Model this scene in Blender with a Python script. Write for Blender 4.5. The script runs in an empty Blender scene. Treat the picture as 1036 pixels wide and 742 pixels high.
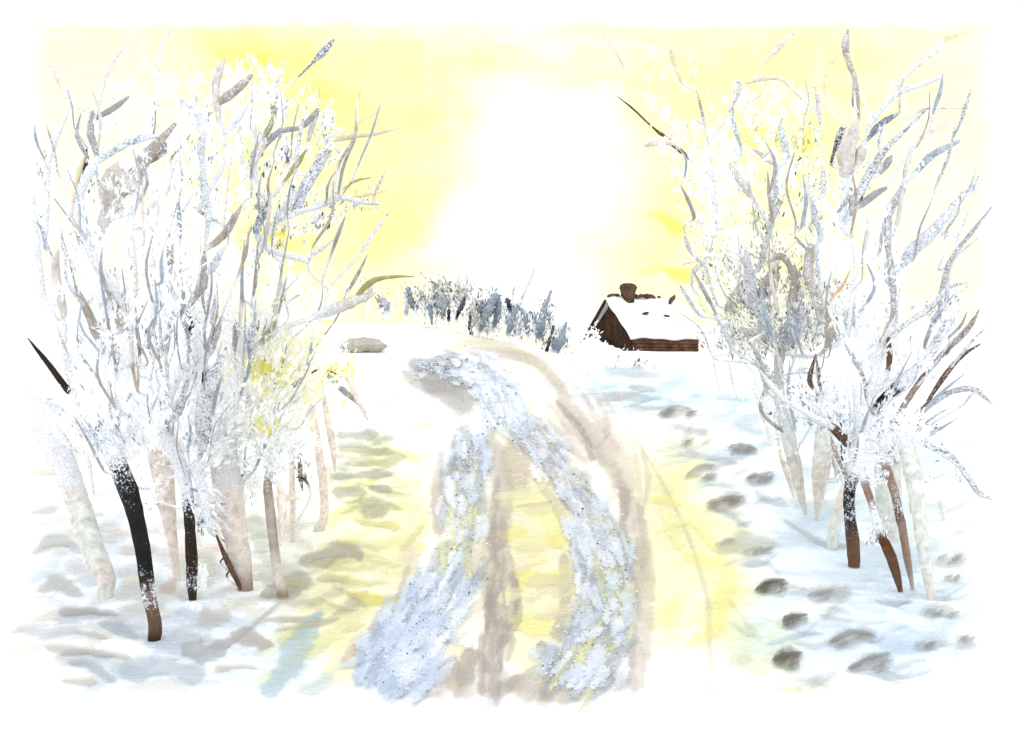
import bpy, math, random
import numpy as np
from mathutils import Vector

random.seed(7); RS = np.random.RandomState(7)
S = bpy.context.scene
COL = S.collection

# ------------------------------------------------------------------ camera, sky, sun, exposure
CZ = 2.2; F = 1007.2; CX, CY = 518.0, 371.0        # eye height, focal length and centre of a 1036 px wide view
cam_d = bpy.data.cameras.new('camera'); cam = bpy.data.objects.new('camera', cam_d); COL.objects.link(cam)
cam_d.sensor_width = 36; cam_d.lens = 35; cam_d.clip_end = 3000; cam_d.clip_start = 0.05
cam.location = (0, 0, CZ); cam.rotation_euler = (math.radians(90), 0, 0)
S.camera = cam
S.view_settings.view_transform = 'Standard'; S.view_settings.look = 'None'
S.view_settings.exposure = 0.12; S.view_settings.gamma = 1.0; S.view_settings.use_curve_mapping = False
S.cycles.transparent_max_bounces = 40
S.cycles.max_bounces = 8; S.cycles.diffuse_bounces = 6; S.cycles.transmission_bounces = 8

def lin(h):
    if isinstance(h, str): h = tuple(int(h[i:i+2], 16) for i in (0, 2, 4))
    return tuple(((c/255)/12.92 if c/255 <= .04045 else ((c/255+.055)/1.055)**2.4) for c in h)

SUN_U, SUN_V = (548-CX)/F, (CY-180)/F
sun_dir = Vector((SUN_U, 1, SUN_V)).normalized()
W = bpy.data.worlds.new('World'); S.world = W; W.use_nodes = True
nt = W.node_tree; nt.nodes.clear()
def N(t, **k):
    n = nt.nodes.new(t)
    for a, b in k.items(): setattr(n, a, b)
    return n
def L(a, b): nt.links.new(a, b)
def M(op, a, b=None, c=None, clamp=False):
    n = N('ShaderNodeMath', operation=op, use_clamp=clamp)
    for i, v in enumerate((a, b, c)):
        if v is None: continue
        if isinstance(v, (int, float)): n.inputs[i].default_value = v
        else: L(v, n.inputs[i])
    return n.outputs[0]
def smooth(v, a, b, lo=0., hi=1.):
    n = N('ShaderNodeMapRange', interpolation_type='SMOOTHSTEP')
    L(v, n.inputs[0]); n.inputs[1].default_value = a; n.inputs[2].default_value = b
    n.inputs[3].default_value = lo; n.inputs[4].default_value = hi
    return n.outputs[0]
def mix(f, a, b):
    n = N('ShaderNodeMix', data_type='RGBA')
    if isinstance(f, (int, float)): n.inputs[0].default_value = f
    else: L(f, n.inputs[0])
    for i, v in ((6, a), (7, b)):
        if isinstance(v, tuple): n.inputs[i].default_value = v+(1,) if len(v) == 3 else v
        else: L(v, n.inputs[i])
    return n.outputs[2]
def noise(vec, scale, detail=3, rough=.55, dist=0.):
    n = N('ShaderNodeTexNoise'); L(vec, n.inputs['Vector'])
    n.inputs['Scale'].default_value = scale; n.inputs['Detail'].default_value = detail
    n.inputs['Roughness'].default_value = rough; n.inputs['Distortion'].default_value = dist
    return n.outputs['Fac'], n.outputs['Color']
tc = N('ShaderNodeTexCoord'); gen = tc.outputs['Generated']
sp = N('ShaderNodeSeparateXYZ'); L(gen, sp.inputs[0])
yy = M('MAXIMUM', sp.outputs[1], .05)
u = M('DIVIDE', sp.outputs[0], yy); v = M('DIVIDE', sp.outputs[2], yy)
cb = N('ShaderNodeCombineXYZ'); L(u, cb.inputs[0]); L(v, cb.inputs[1])
nf, ncol = noise(cb.outputs[0], 9, 5, .6)
vm = N('ShaderNodeVectorMath', operation='SUBTRACT'); L(ncol, vm.inputs[0]); vm.inputs[1].default_value = (.5, .5, .5)
vs = N('ShaderNodeVectorMath', operation='SCALE'); L(vm.outputs[0], vs.inputs[0]); vs.inputs['Scale'].default_value = .11
va = N('ShaderNodeVectorMath', operation='ADD'); L(cb.outputs[0], va.inputs[0]); L(vs.outputs[0], va.inputs[1])
uv = va.outputs[0]
def blob(cur, px, py, rx, ry, rot, col, st, soft=.8, brush=0.):
    mp = N('ShaderNodeMapping', vector_type='TEXTURE'); L(uv, mp.inputs[0])
    mp.inputs['Location'].default_value = ((px-CX)/F, (CY-py)/F, 0)
    mp.inputs['Rotation'].default_value = (0, 0, math.radians(rot))
    mp.inputs['Scale'].default_value = (rx/F, ry/F, 1)
    ln = N('ShaderNodeVectorMath', operation='LENGTH'); L(mp.outputs[0], ln.inputs[0])
    f = smooth(ln.outputs['Value'], 1+soft*.3, max(0.05, 1-soft), 0, st)
    if brush: f = M('MULTIPLY', f, bf if brush == 1 else bf2, clamp=True)
    return mix(f, cur, col)
# horizontal, streaky cloud texture
mps = N('ShaderNodeMapping'); L(cb.outputs[0], mps.inputs[0]); mps.inputs['Scale'].default_value = (1, 3.2, 1)
mps.inputs['Rotation'].default_value = (0, 0, math.radians(-12))
sf, _ = noise(mps.outputs[0], 14, 5, .6, .6)
bf = smooth(sf, .36, .58); 
sf2, _ = noise(mps.outputs[0], 36, 4, .6, .3)
bf2 = smooth(sf2, .40, .55)
cream = lin('FFFFEC'); y1 = lin('FFFFBA'); y2 = lin('FFFCA6'); y3 = lin('FFF766'); white = (1.03, 1.03, 1.03)
c = mix(bf, lin('FFFFF2'), lin('FFFFDA'))
for b in [(250,120,300,130,0,y1,.8,.5),(800,110,240,110,0,y1,.7,.6),
          (45,200,60,200,0,cream,.8,.8),(960,230,110,260,0,cream,.85,.9),
          (270,50,75,34,-8,y2,.95,.5),(250,52,30,18,-10,y3,.55,.7,2),(330,100,75,26,-12,y2,.9,.5),(325,93,30,14,-10,y3,.45,.7,2),
          (430,120,70,40,15,y2,.5,.9,1),(365,230,110,60,25,y2,.7,.8),(400,245,60,26,20,y2,.7,.7),(395,300,60,35,0,y2,.6,.8),
          (270,200,70,70,0,y2,.65,.9),(280,250,60,24,0,y3,.7,.7,2),(440,60,120,36,0,y1,.8,.8),
          (670,215,60,75,-20,y2,.55,.9),(672,231,36,10,-12,y3,.75,.6),(682,282,30,9,-4,y3,.75,.6),
          (785,140,55,14,-16,y3,.8,.6),(860,120,60,80,0,y2,.35,.9,1),(790,200,60,60,0,y2,.5,.9,1),(830,270,60,40,0,y2,.6,.8,1),
          (660,40,60,22,0,y2,.25,.8,1),(750,80,80,30,0,y2,.3,.8,1),
          (125,150,110,170,0,lin('FFFFF4'),.75,.9),(540,185,88,120,8,white,1.,.75),(500,235,70,60,0,white,1.,.6),(545,290,80,50,0,white,.9,.9),(600,140,60,60,0,white,.9,.6),(880,352,230,30,0,white,.95,.8),(720,345,60,24,0,white,.8,.9),(150,350,175,50,0,white,.9,.9)]:
    c = blob(c, *b)
pn, _ = noise(cb.outputs[0], 6.5, 6, .68, .8)
for b in [(655,250,60,80,-20,lin('FFFDB8'),.75,1.),(640,170,40,60,0,lin('FFFFD0'),.5,1.),(700,90,60,60,0,lin('FFFFBE'),.5,1.)]: c = blob(c, *b)
c = mix(smooth(pn, .50, .68, 0, .45), c, (1.02, 1.02, .96))
for b in [(600,190,50,110,20,white,.45,1.),(540,120,70,50,0,white,.7,.8),(520,300,110,40,0,white,.75,.8),(270,52,40,14,-8,y3,.35,.7,2),(672,231,34,9,-12,y3,.6,.6),(682,282,30,8,-4,y3,.6,.6)]: c = blob(c, *b)
# white paper margin painted into the sky at top and sides, and all the sky away from the low sun
ny, _ = noise(cb.outputs[0], 22, 5, .7)
vj = M('ADD', v, M('MULTIPLY', M('SUBTRACT', ny, .5), .03))
f_top = smooth(vj, (CY-31)/F, (CY-20)/F)
f_side = smooth(M('ADD', M('ABSOLUTE', u), M('MULTIPLY', M('SUBTRACT', ny, .5), .05)), .462, .488)
f_back = smooth(sp.outputs[1], .45, .25)
f = M('MAXIMUM', M('MAXIMUM', f_top, f_side), f_back)
pale = mix(smooth(sp.outputs[1], .9, -.5), (1.03, 1.03, 1.03), (1.62, 1.64, 1.66))
c = mix(f, c, pale)
sky = N('ShaderNodeTexSky', sky_type='NISHITA', sun_disc=False)
sky.sun_elevation = math.asin(sun_dir.z); sky.sun_rotation = math.atan2(sun_dir.x, sun_dir.y)
bg1 = N('ShaderNodeBackground'); L(sky.outputs[0], bg1.inputs[0]); bg1.inputs[1].default_value = .05
bg2 = N('ShaderNodeBackground'); L(c, bg2.inputs[0]); bg2.inputs[1].default_value = 1.0
mx = N('ShaderNodeMixShader'); mx.inputs[0].default_value = .97
L(bg1.outputs[0], mx.inputs[1]); L(bg2.outputs[0], mx.inputs[2])
wo = N('ShaderNodeOutputWorld'); L(mx.outputs[0], wo.inputs[0])

sd = bpy.data.lights.new('sun', 'SUN'); so = bpy.data.objects.new('sun', sd); COL.objects.link(so)
sd.energy = .9; sd.angle = math.radians(18); sd.color = (1, .97, .88)
so.rotation_euler = (-sun_dir).to_track_quat('-Z', 'Y').to_euler(); so.location = (0, 0, 30)

# ------------------------------------------------------------------ materials
def newmat(name):
    global nt
    m = bpy.data.materials.new(name); m.use_nodes = True; nt = m.node_tree; nt.nodes.clear()
    return m
def attr(n):
    a = N('ShaderNodeAttribute'); a.attribute_name = n; return a
def finish(sh): L(sh, N('ShaderNodeOutputMaterial').inputs[0])
def principled(color, rough=.9, bump=None, bstr=.3, bdist=.01):
    p = N('ShaderNodeBsdfPrincipled'); p.inputs['Roughness'].default_value = rough
    p.inputs['Specular IOR Level'].default_value = .15
    if isinstance(color, tuple): p.inputs['Base Color'].default_value = color+(1,)
    else: L(color, p.inputs['Base Color'])
    if bump is not None:
        b = N('ShaderNodeBump'); b.inputs['Strength'].default_value = bstr; b.inputs['Distance'].default_value = bdist
        L(bump, b.inputs['Height']); L(b.outputs[0], p.inputs['Normal'])
    return p.outputs[0]

def mat_snow():
    m = newmat('snow'); co = N('ShaderNodeTexCoord').outputs['Object']
    a, _ = noise(co, .55, 5, .6, .4); b, _ = noise(co, 26, 4, .6)
    c = mix(smooth(a, .35, .6), (.90, .915, .925), (.86, .86, .84))
    finish(principled(c, .85, b, .25, .015)); return m
def mat_bark():
    m = newmat('frosted_bark'); co = N('ShaderNodeTexCoord').outputs['Object']
    ca = attr('col'); fr = attr('frost')
    g, _ = noise(co, 46, 4, .75, .3); g2, _ = noise(co, 11, 5, .7, .6); g3, _ = noise(co, 95, 3, .8)
    v1 = M('ADD', M('MULTIPLY', g2, 1.7), .2)
    vv = N('ShaderNodeVectorMath', operation='SCALE'); L(ca.outputs['Color'], vv.inputs[0]); L(v1, vv.inputs['Scale'])
    # frost crust: threshold of two noises against the coverage of this limb
    mixn = M('ADD', M('MULTIPLY', g, .6), M('MULTIPLY', g3, .4))
    th = M('SUBTRACT', mixn, M('MULTIPLY_ADD', fr.outputs['Fac'], -.46, .70))
    th = M('ADD', th, M('MULTIPLY', M('SUBTRACT', g2, .5), .22))
    f = smooth(th, -.012, .02)
    fc = mix(smooth(g3, .45, .60), (.88, .89, .91), lin('B4BCC8'))
    fc = mix(smooth(fr.outputs['Fac'], .9, 1.05), fc, (.90, .91, .92))
    c = mix(f, vv.outputs[0], fc)
    finish(principled(c, .9, mixn, .5, .01)); return m
def mat_flake():
    m = newmat('hoar_frost'); ca = attr('col')
    d = N('ShaderNodeBsdfDiffuse'); L(ca.outputs['Color'], d.inputs[0])
    t = N('ShaderNodeBsdfTranslucent'); L(ca.outputs['Color'], t.inputs[0])
    x = N('ShaderNodeMixShader'); x.inputs[0].default_value = .5
    L(d.outputs[0], x.inputs[1]); L(t.outputs[0], x.inputs[2]); finish(x.outputs[0]); return m
def mat_patch():
    m = newmat('ground_tint'); co = N('ShaderNodeTexCoord').outputs['Object']
    ca = attr('col'); al = attr('alpha'); ed = attr('edge'); so_ = attr('soft')
    g, _ = noise(co, 4.5, 6, .72, .8); g3, _ = noise(co, 30, 4, .7)
    mpb = N('ShaderNodeMapping'); L(co, mpb.inputs[0]); mpb.inputs['Scale'].default_value = (1.6, 9, 1); gb, _ = noise(mpb.outputs[0], 3, 4, .6, .6)
    e = M('ADD', ed.outputs['Fac'], M('MULTIPLY', M('SUBTRACT', g, .5), 1.7))
    e = M('ADD', e, M('MULTIPLY', M('SUBTRACT', gb, .5), .9))
    # soft 0: crisp dried edge; soft 1: fades out
    width = M('MULTIPLY_ADD', so_.outputs['Fac'], .85, .12)
    f = M('DIVIDE', M('SUBTRACT', 1.0, e), width, clamp=True)
    rim = M('MULTIPLY', smooth(e, .72, .97), M('SUBTRACT', 1, so_.outputs['Fac'], clamp=True))
    rim = M('MULTIPLY', rim, .22)
    var = M('ADD', M('MULTIPLY', g3, .5), M('ADD', .05, M('MULTIPLY', gb, 1.0)))
    a = M('MULTIPLY', M('MULTIPLY', f, al.outputs['Fac']), M('ADD', var, rim), clamp=True)
    tr = N('ShaderNodeBsdfTransparent')
    x = N('ShaderNodeMixShader'); L(a, x.inputs[0]); L(tr.outputs[0], x.inputs[1])
    L(principled(ca.outputs['Color'], .85, g3, .2, .01), x.inputs[2]); finish(x.outputs[0]); return m
def mat_ice():
    m = newmat('crusted_ice'); co = N('ShaderNodeTexCoord').outputs['Object']
    mp = N('ShaderNodeMapping'); L(co, mp.inputs[0]); mp.inputs['Scale'].default_value = (1, .42, 1)
    ca = attr('col'); al = attr('alpha'); ed = attr('edge')
    g, _ = noise(mp.outputs[0], 26, 6, .8, .5); g2, _ = noise(mp.outputs[0], 5, 5, .7, .8); g3, _ = noise(mp.outputs[0], 75, 3, .8)
    n = M('ADD', M('MULTIPLY', g, .6), M('MULTIPLY', g3, .4))
    hs = N('ShaderNodeHueSaturation'); hs.inputs['Saturation'].default_value = .80; hs.inputs['Value'].default_value = 1.1; L(ca.outputs['Color'], hs.inputs['Color'])
    dk = N('ShaderNodeVectorMath', operation='SCALE'); L(hs.outputs[0], dk.inputs[0]); L(M('MULTIPLY_ADD', g2, .9, .5), dk.inputs['Scale'])
    n2 = M('ADD', n, M('MULTIPLY', M('SUBTRACT', g2, .5), .3))
    c = mix(smooth(n2, .50, .62, 0, .8), dk.outputs[0], (.84, .88, .95))
    e = M('ADD', ed.outputs['Fac'], M('MULTIPLY', M('SUBTRACT', n2, .5), 5.5))
    f = smooth(e, .98, .40)
    a = M('MULTIPLY', f, al.outputs['Fac'], clamp=True)
    tr = N('ShaderNodeBsdfTransparent')
    x = N('ShaderNodeMixShader'); L(a, x.inputs[0]); L(tr.outputs[0], x.inputs[1])
    L(principled(c, .6, n, .5, .015), x.inputs[2]); finish(x.outputs[0]); return m
def mat_wood(name, base, spots=.62):
    m = newmat(name); co = N('ShaderNodeTexCoord').outputs['Object']
    g, _ = noise(co, 2.2, 5, .7, .5); g2, _ = noise(co, 8, 4, .7)
    c = mix(smooth(g, .35, .65), tuple(.5*q for q in base), tuple(1.5*q for q in base))
    c = mix(smooth(g2, spots, spots+.03), c, (.8, .78, .74))
    finish(principled(c, .9, g2, .4, .03)); return m
MS, MB, MF, MP, MI = mat_snow(), mat_bark(), mat_flake(), mat_patch(), mat_ice()

# ------------------------------------------------------------------ mesh helpers
def tag(o, label=None, cat=None, group=None, kind=None):
    if label: o['label'] = label
    if cat: o['category'] = cat
    if group: o['group'] = group
    if kind: o['kind'] = kind
    return o
def mesh_obj(name, verts, faces, mat, parent=None, smooth_=True, cols=None, floats=None):
    me = bpy.data.meshes.new(name); me.from_pydata([tuple(map(float, p)) for p in verts], [], faces); me.update()
    if cols is not None:
        a = me.attributes.new('col', 'FLOAT_COLOR', 'POINT')
        cc = np.ones((len(verts), 4), np.float32); cc[:, :3] = np.asarray(cols)[:, :3]; a.data.foreach_set('color', cc.ravel())
    for k, vals in (floats or {}).items():
        a = me.attributes.new(k, 'FLOAT', 'POINT'); a.data.foreach_set('value', np.asarray(vals, np.float32))
    if smooth_: me.polygons.foreach_set('use_smooth', [True]*len(me.polygons))
    me.materials.append(mat)
    o = bpy.data.objects.new(name, me); COL.objects.link(o)
    if parent: o.parent = parent
    return o
def empty(name, loc):
    o = bpy.data.objects.new(name, None); o.location = loc; COL.objects.link(o); o.empty_display_size = .2
    return o

# ------------------------------------------------------------------ terrain
def sst(a, b, t):
    t = np.clip((t-a)/(b-a), 0, 1); return t*t*(3-2*t)
def height(x, y):
    x = np.asarray(x, float); y = np.asarray(y, float)
    h = 2.9*sst(5, 48, y) + .12*sst(48, 75, y) - 9*sst(85, 260, y)
    h = h + 1.35*sst(-3.5, 4.5, -x)*sst(30, 50, y)*(1-sst(60, 90, y))
    h = h + .5*sst(14, 40, np.abs(x))*sst(10, 40, y)
    h = h + .018*np.sin(x*2.1+y*.9)+.014*np.sin(y*2.7-x*1.1)+.02*np.sin(x*.7+1)*np.sin(y*.8)
    return h
def unproj(px, py, Y): return np.array([(px-CX)/F*Y, Y, CZ+(CY-py)/F*Y])
YT = np.geomspace(3.0, 110, 900)
def ground_at(px, py):
    px = np.atleast_1d(np.asarray(px, float)); py = np.atleast_1d(np.asarray(py, float))
    X = ((px-CX)/F)[:, None]*YT[None]; Z = CZ+((CY-py)/F)[:, None]*YT[None]
    below = (Z-height(X, np.broadcast_to(YT, X.shape))) <= 0
    idx = below.argmax(1); idx[~below.any(1)] = 700
    i1 = idx; i0 = np.maximum(idx-1, 0); r = np.arange(len(px))
    d1 = Z[r, i1]-height(X[r, i1], YT[i1]); d0 = Z[r, i0]-height(X[r, i0], YT[i0])
    t = np.clip(d0/np.where(np.abs(d0-d1) < 1e-9, 1, d0-d1), 0, 1)
    Y = YT[i0]*(1-t)+YT[i1]*t
    x = (px-CX)/F*Y
    return np.stack([x, Y, height(x, Y)], 1)

def axis(fine, step, far, grow):
    a = list(np.arange(fine[0], fine[1]+1e-6, step)); s = step
    while a[-1] < far[1]: s *= grow; a.append(a[-1]+s)
    s = step
    while a[0] > far[0]: s *= grow; a.insert(0, a[0]-s)
    return np.array(a)
xs = axis((-7, 7), .11, (-900, 900), 1.08); ys = axis((3.5, 18), .10, (-300, 1500), 1.05)
GX, GY = np.meshgrid(xs, ys); GZ = height(GX, GY)
nx, ny_ = len(xs), len(ys)
gv = np.stack([GX.ravel(), GY.ravel(), GZ.ravel()], 1)
gf = [(j*nx+i, j*nx+i+1, (j+1)*nx+i+1, (j+1)*nx+i) for j in range(ny_-1) for i in range(nx-1)]
tag(mesh_obj('snow_ground', gv, gf, MS), 'white snow covering the ground and the rising hill', kind='structure')

# ------------------------------------------------------------------ strokes lying on the ground
def catmull(P, n):
    P = np.asarray(P, float)
    if len(P) < 3:
        t = np.linspace(0, 1, n)[:, None]; return P[0]*(1-t)+P[-1]*t
    Q = np.vstack([2*P[0]-P[1], P, 2*P[-1]-P[-2]]); out = []
    for s in np.linspace(0, len(P)-1-1e-9, n):
        i = int(s); t = s-i; a, b, c_, d = Q[i:i+4]
        out.append(.5*((2*b)+(-a+c_)*t+(2*a-5*b+4*c_-d)*t*t+(-a+3*b-3*c_+d)*t**3))
    return np.array(out)
class Patches:
    def __init__(s, base=.006, step=.002, levels=12, lift=0.):
        s.v, s.f, s.c, s.al, s.ed, s.so = [], [], [], [], [], []; s.k = 0; s.base, s.step, s.lv = base, step, levels; s.lift = lift
    def add(s, pts, col, alpha=.6, soft=.15, rag=.12, bowl=0., m=9):
        """pts: (px, py, full width) along the stroke"""
        pts = [tuple(p)+(pts[0][2],) if len(p) == 2 else tuple(p) for p in pts]
        ln = sum(math.hypot(pts[i+1][0]-pts[i][0], pts[i+1][1]-pts[i][1]) for i in range(len(pts)-1))
        n = int(max(8, min(60, ln/5)))
        C = catmull(pts, n); T = np.gradient(C[:, :2], axis=0); T /= np.linalg.norm(T, axis=1)[:, None]+1e-9
        Nn = np.stack([-T[:, 1], T[:, 0]], 1)
        tt = np.linspace(0, 1, n)
        ph = RS.rand(6)*6.28
        w1 = 1+rag*(np.sin(tt*9+ph[0])+.6*np.sin(tt*23+ph[1])); w2 = 1+rag*(np.sin(tt*8+ph[2])+.6*np.sin(tt*21+ph[3]))
        b0 = len(s.v); off = s.base+s.step*(s.k % s.lv); s.k += 1
        capw = np.clip(np.minimum(tt, 1-tt)*ln/(np.mean(C[:, 2])*.5+1e-6), 0, 1); cap = np.sqrt(np.clip(1-(1-capw)**2, 0.02, 1))
        G = []
        for j in range(m):
            q = j/(m-1)*2-1
            ww = (w1 if q > 0 else w2)*C[:, 2]*.5*cap
            G.append(C[:, :2]+Nn*(q*ww)[:, None])
        G = np.array(G)                                   # m, n, 2
        P = ground_at(G[..., 0].ravel(), G[..., 1].ravel())
        Q = np.abs(np.linspace(-1, 1, m))[:, None]*np.ones(n)[None]
        endd = 1-capw[None]*np.ones((m, 1))
        E = np.sqrt(np.clip(Q**2+(endd**2)*(1-Q**2)*.9, 0, 1))
        dist = P[:, 1]
        P[:, 2] += off*np.clip(dist/9, 1, 6)
        if bowl:
            e = E.ravel(); P[:, 2] += bowl*np.exp(-((e-.78)/.16)**2)*(dist/10)
        s.v += [tuple(p) for p in P]
        cc = np.array(lin(col) if isinstance(col, str) else col); cc = cc*(1-s.lift)+s.lift*.95
        s.c += [cc]*(m*n); s.al += [alpha]*(m*n); s.ed += list(E.ravel()); s.so += [soft]*(m*n)
        for j in range(m-1):
            for i in range(n-1):
                a = b0+j*n+i; s.f.append((a, a+1, a+n+1, a+n))
    def build(s, name, mat):
        return mesh_obj(name, s.v, s.f, mat, cols=s.c, floats={'alpha': s.al, 'edge': s.ed, 'soft': s.so})

def scatter(p, cx, cy, rx, ry, n, ang, ln, w, pal, al, soft=.4, spread=.3):
    for _ in range(n):
        a = RS.rand()*6.283; q = math.sqrt(RS.rand()); x = cx+rx*q*math.cos(a); y = cy+ry*q*math.sin(a)
        t = math.radians(ang)+RS.randn()*spread; l_ = ln*(.5+RS.rand()); ww = w*(.5+RS.rand())
        dx, dy = math.cos(t)*l_/2, -math.sin(t)*l_/2; bx, by = RS.randn()*l_*.08, RS.randn()*l_*.08
        p.add([(x-dx, y-dy, ww*.5), (x+bx, y+by, ww), (x+dx, y+dy, ww*.6)], pal[RS.randint(len(pal))], al*(.6+.6*RS.rand()), soft, .2, m=7)
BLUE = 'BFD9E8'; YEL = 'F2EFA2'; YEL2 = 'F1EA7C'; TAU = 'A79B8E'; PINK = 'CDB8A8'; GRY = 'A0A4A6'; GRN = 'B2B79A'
# broad snow tints (lowest layer): blue shade and yellow glow put into the colour
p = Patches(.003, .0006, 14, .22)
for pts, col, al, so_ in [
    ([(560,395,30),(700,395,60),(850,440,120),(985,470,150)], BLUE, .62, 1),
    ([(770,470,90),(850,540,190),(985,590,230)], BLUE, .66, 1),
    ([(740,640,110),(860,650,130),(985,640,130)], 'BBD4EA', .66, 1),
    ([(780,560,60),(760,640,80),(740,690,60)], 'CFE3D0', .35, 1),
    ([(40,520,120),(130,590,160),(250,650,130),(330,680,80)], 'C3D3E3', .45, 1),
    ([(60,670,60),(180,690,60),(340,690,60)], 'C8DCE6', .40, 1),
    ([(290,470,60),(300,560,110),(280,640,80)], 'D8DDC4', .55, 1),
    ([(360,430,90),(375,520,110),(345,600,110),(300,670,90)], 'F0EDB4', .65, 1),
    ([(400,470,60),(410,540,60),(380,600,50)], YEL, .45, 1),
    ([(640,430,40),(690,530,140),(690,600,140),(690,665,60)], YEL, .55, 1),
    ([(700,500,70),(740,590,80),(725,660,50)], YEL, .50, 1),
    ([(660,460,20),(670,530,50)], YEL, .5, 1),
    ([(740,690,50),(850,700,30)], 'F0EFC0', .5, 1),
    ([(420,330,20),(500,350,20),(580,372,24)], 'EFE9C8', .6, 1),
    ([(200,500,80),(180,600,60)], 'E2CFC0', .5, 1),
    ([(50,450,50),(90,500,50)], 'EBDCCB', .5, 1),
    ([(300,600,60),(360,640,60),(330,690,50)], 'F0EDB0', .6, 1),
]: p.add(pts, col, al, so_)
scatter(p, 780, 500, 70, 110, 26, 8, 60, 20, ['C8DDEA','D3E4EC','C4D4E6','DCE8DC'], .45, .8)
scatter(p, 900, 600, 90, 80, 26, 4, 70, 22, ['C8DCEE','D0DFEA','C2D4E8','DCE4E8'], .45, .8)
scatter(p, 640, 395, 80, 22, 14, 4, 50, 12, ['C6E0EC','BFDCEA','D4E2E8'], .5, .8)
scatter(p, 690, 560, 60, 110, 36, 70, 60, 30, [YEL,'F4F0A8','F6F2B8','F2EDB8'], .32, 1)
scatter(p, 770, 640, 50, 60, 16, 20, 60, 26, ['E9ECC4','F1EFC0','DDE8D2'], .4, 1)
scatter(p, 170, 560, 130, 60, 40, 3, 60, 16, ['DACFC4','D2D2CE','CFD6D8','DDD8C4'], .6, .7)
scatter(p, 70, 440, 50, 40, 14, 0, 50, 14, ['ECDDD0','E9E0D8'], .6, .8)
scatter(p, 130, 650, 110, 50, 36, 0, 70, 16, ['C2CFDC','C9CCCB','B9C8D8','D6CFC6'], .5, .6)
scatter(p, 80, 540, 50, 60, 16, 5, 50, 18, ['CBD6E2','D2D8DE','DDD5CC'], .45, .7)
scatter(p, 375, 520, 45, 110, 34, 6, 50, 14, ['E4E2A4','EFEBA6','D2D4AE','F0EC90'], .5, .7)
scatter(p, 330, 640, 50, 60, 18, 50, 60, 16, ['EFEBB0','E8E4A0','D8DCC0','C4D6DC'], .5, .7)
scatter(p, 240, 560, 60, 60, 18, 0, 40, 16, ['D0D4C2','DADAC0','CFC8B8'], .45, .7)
tag(p.build('snow_tint', MP), 'snow with pale blue shade and yellow glow painted into its colour', kind='structure')

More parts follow.
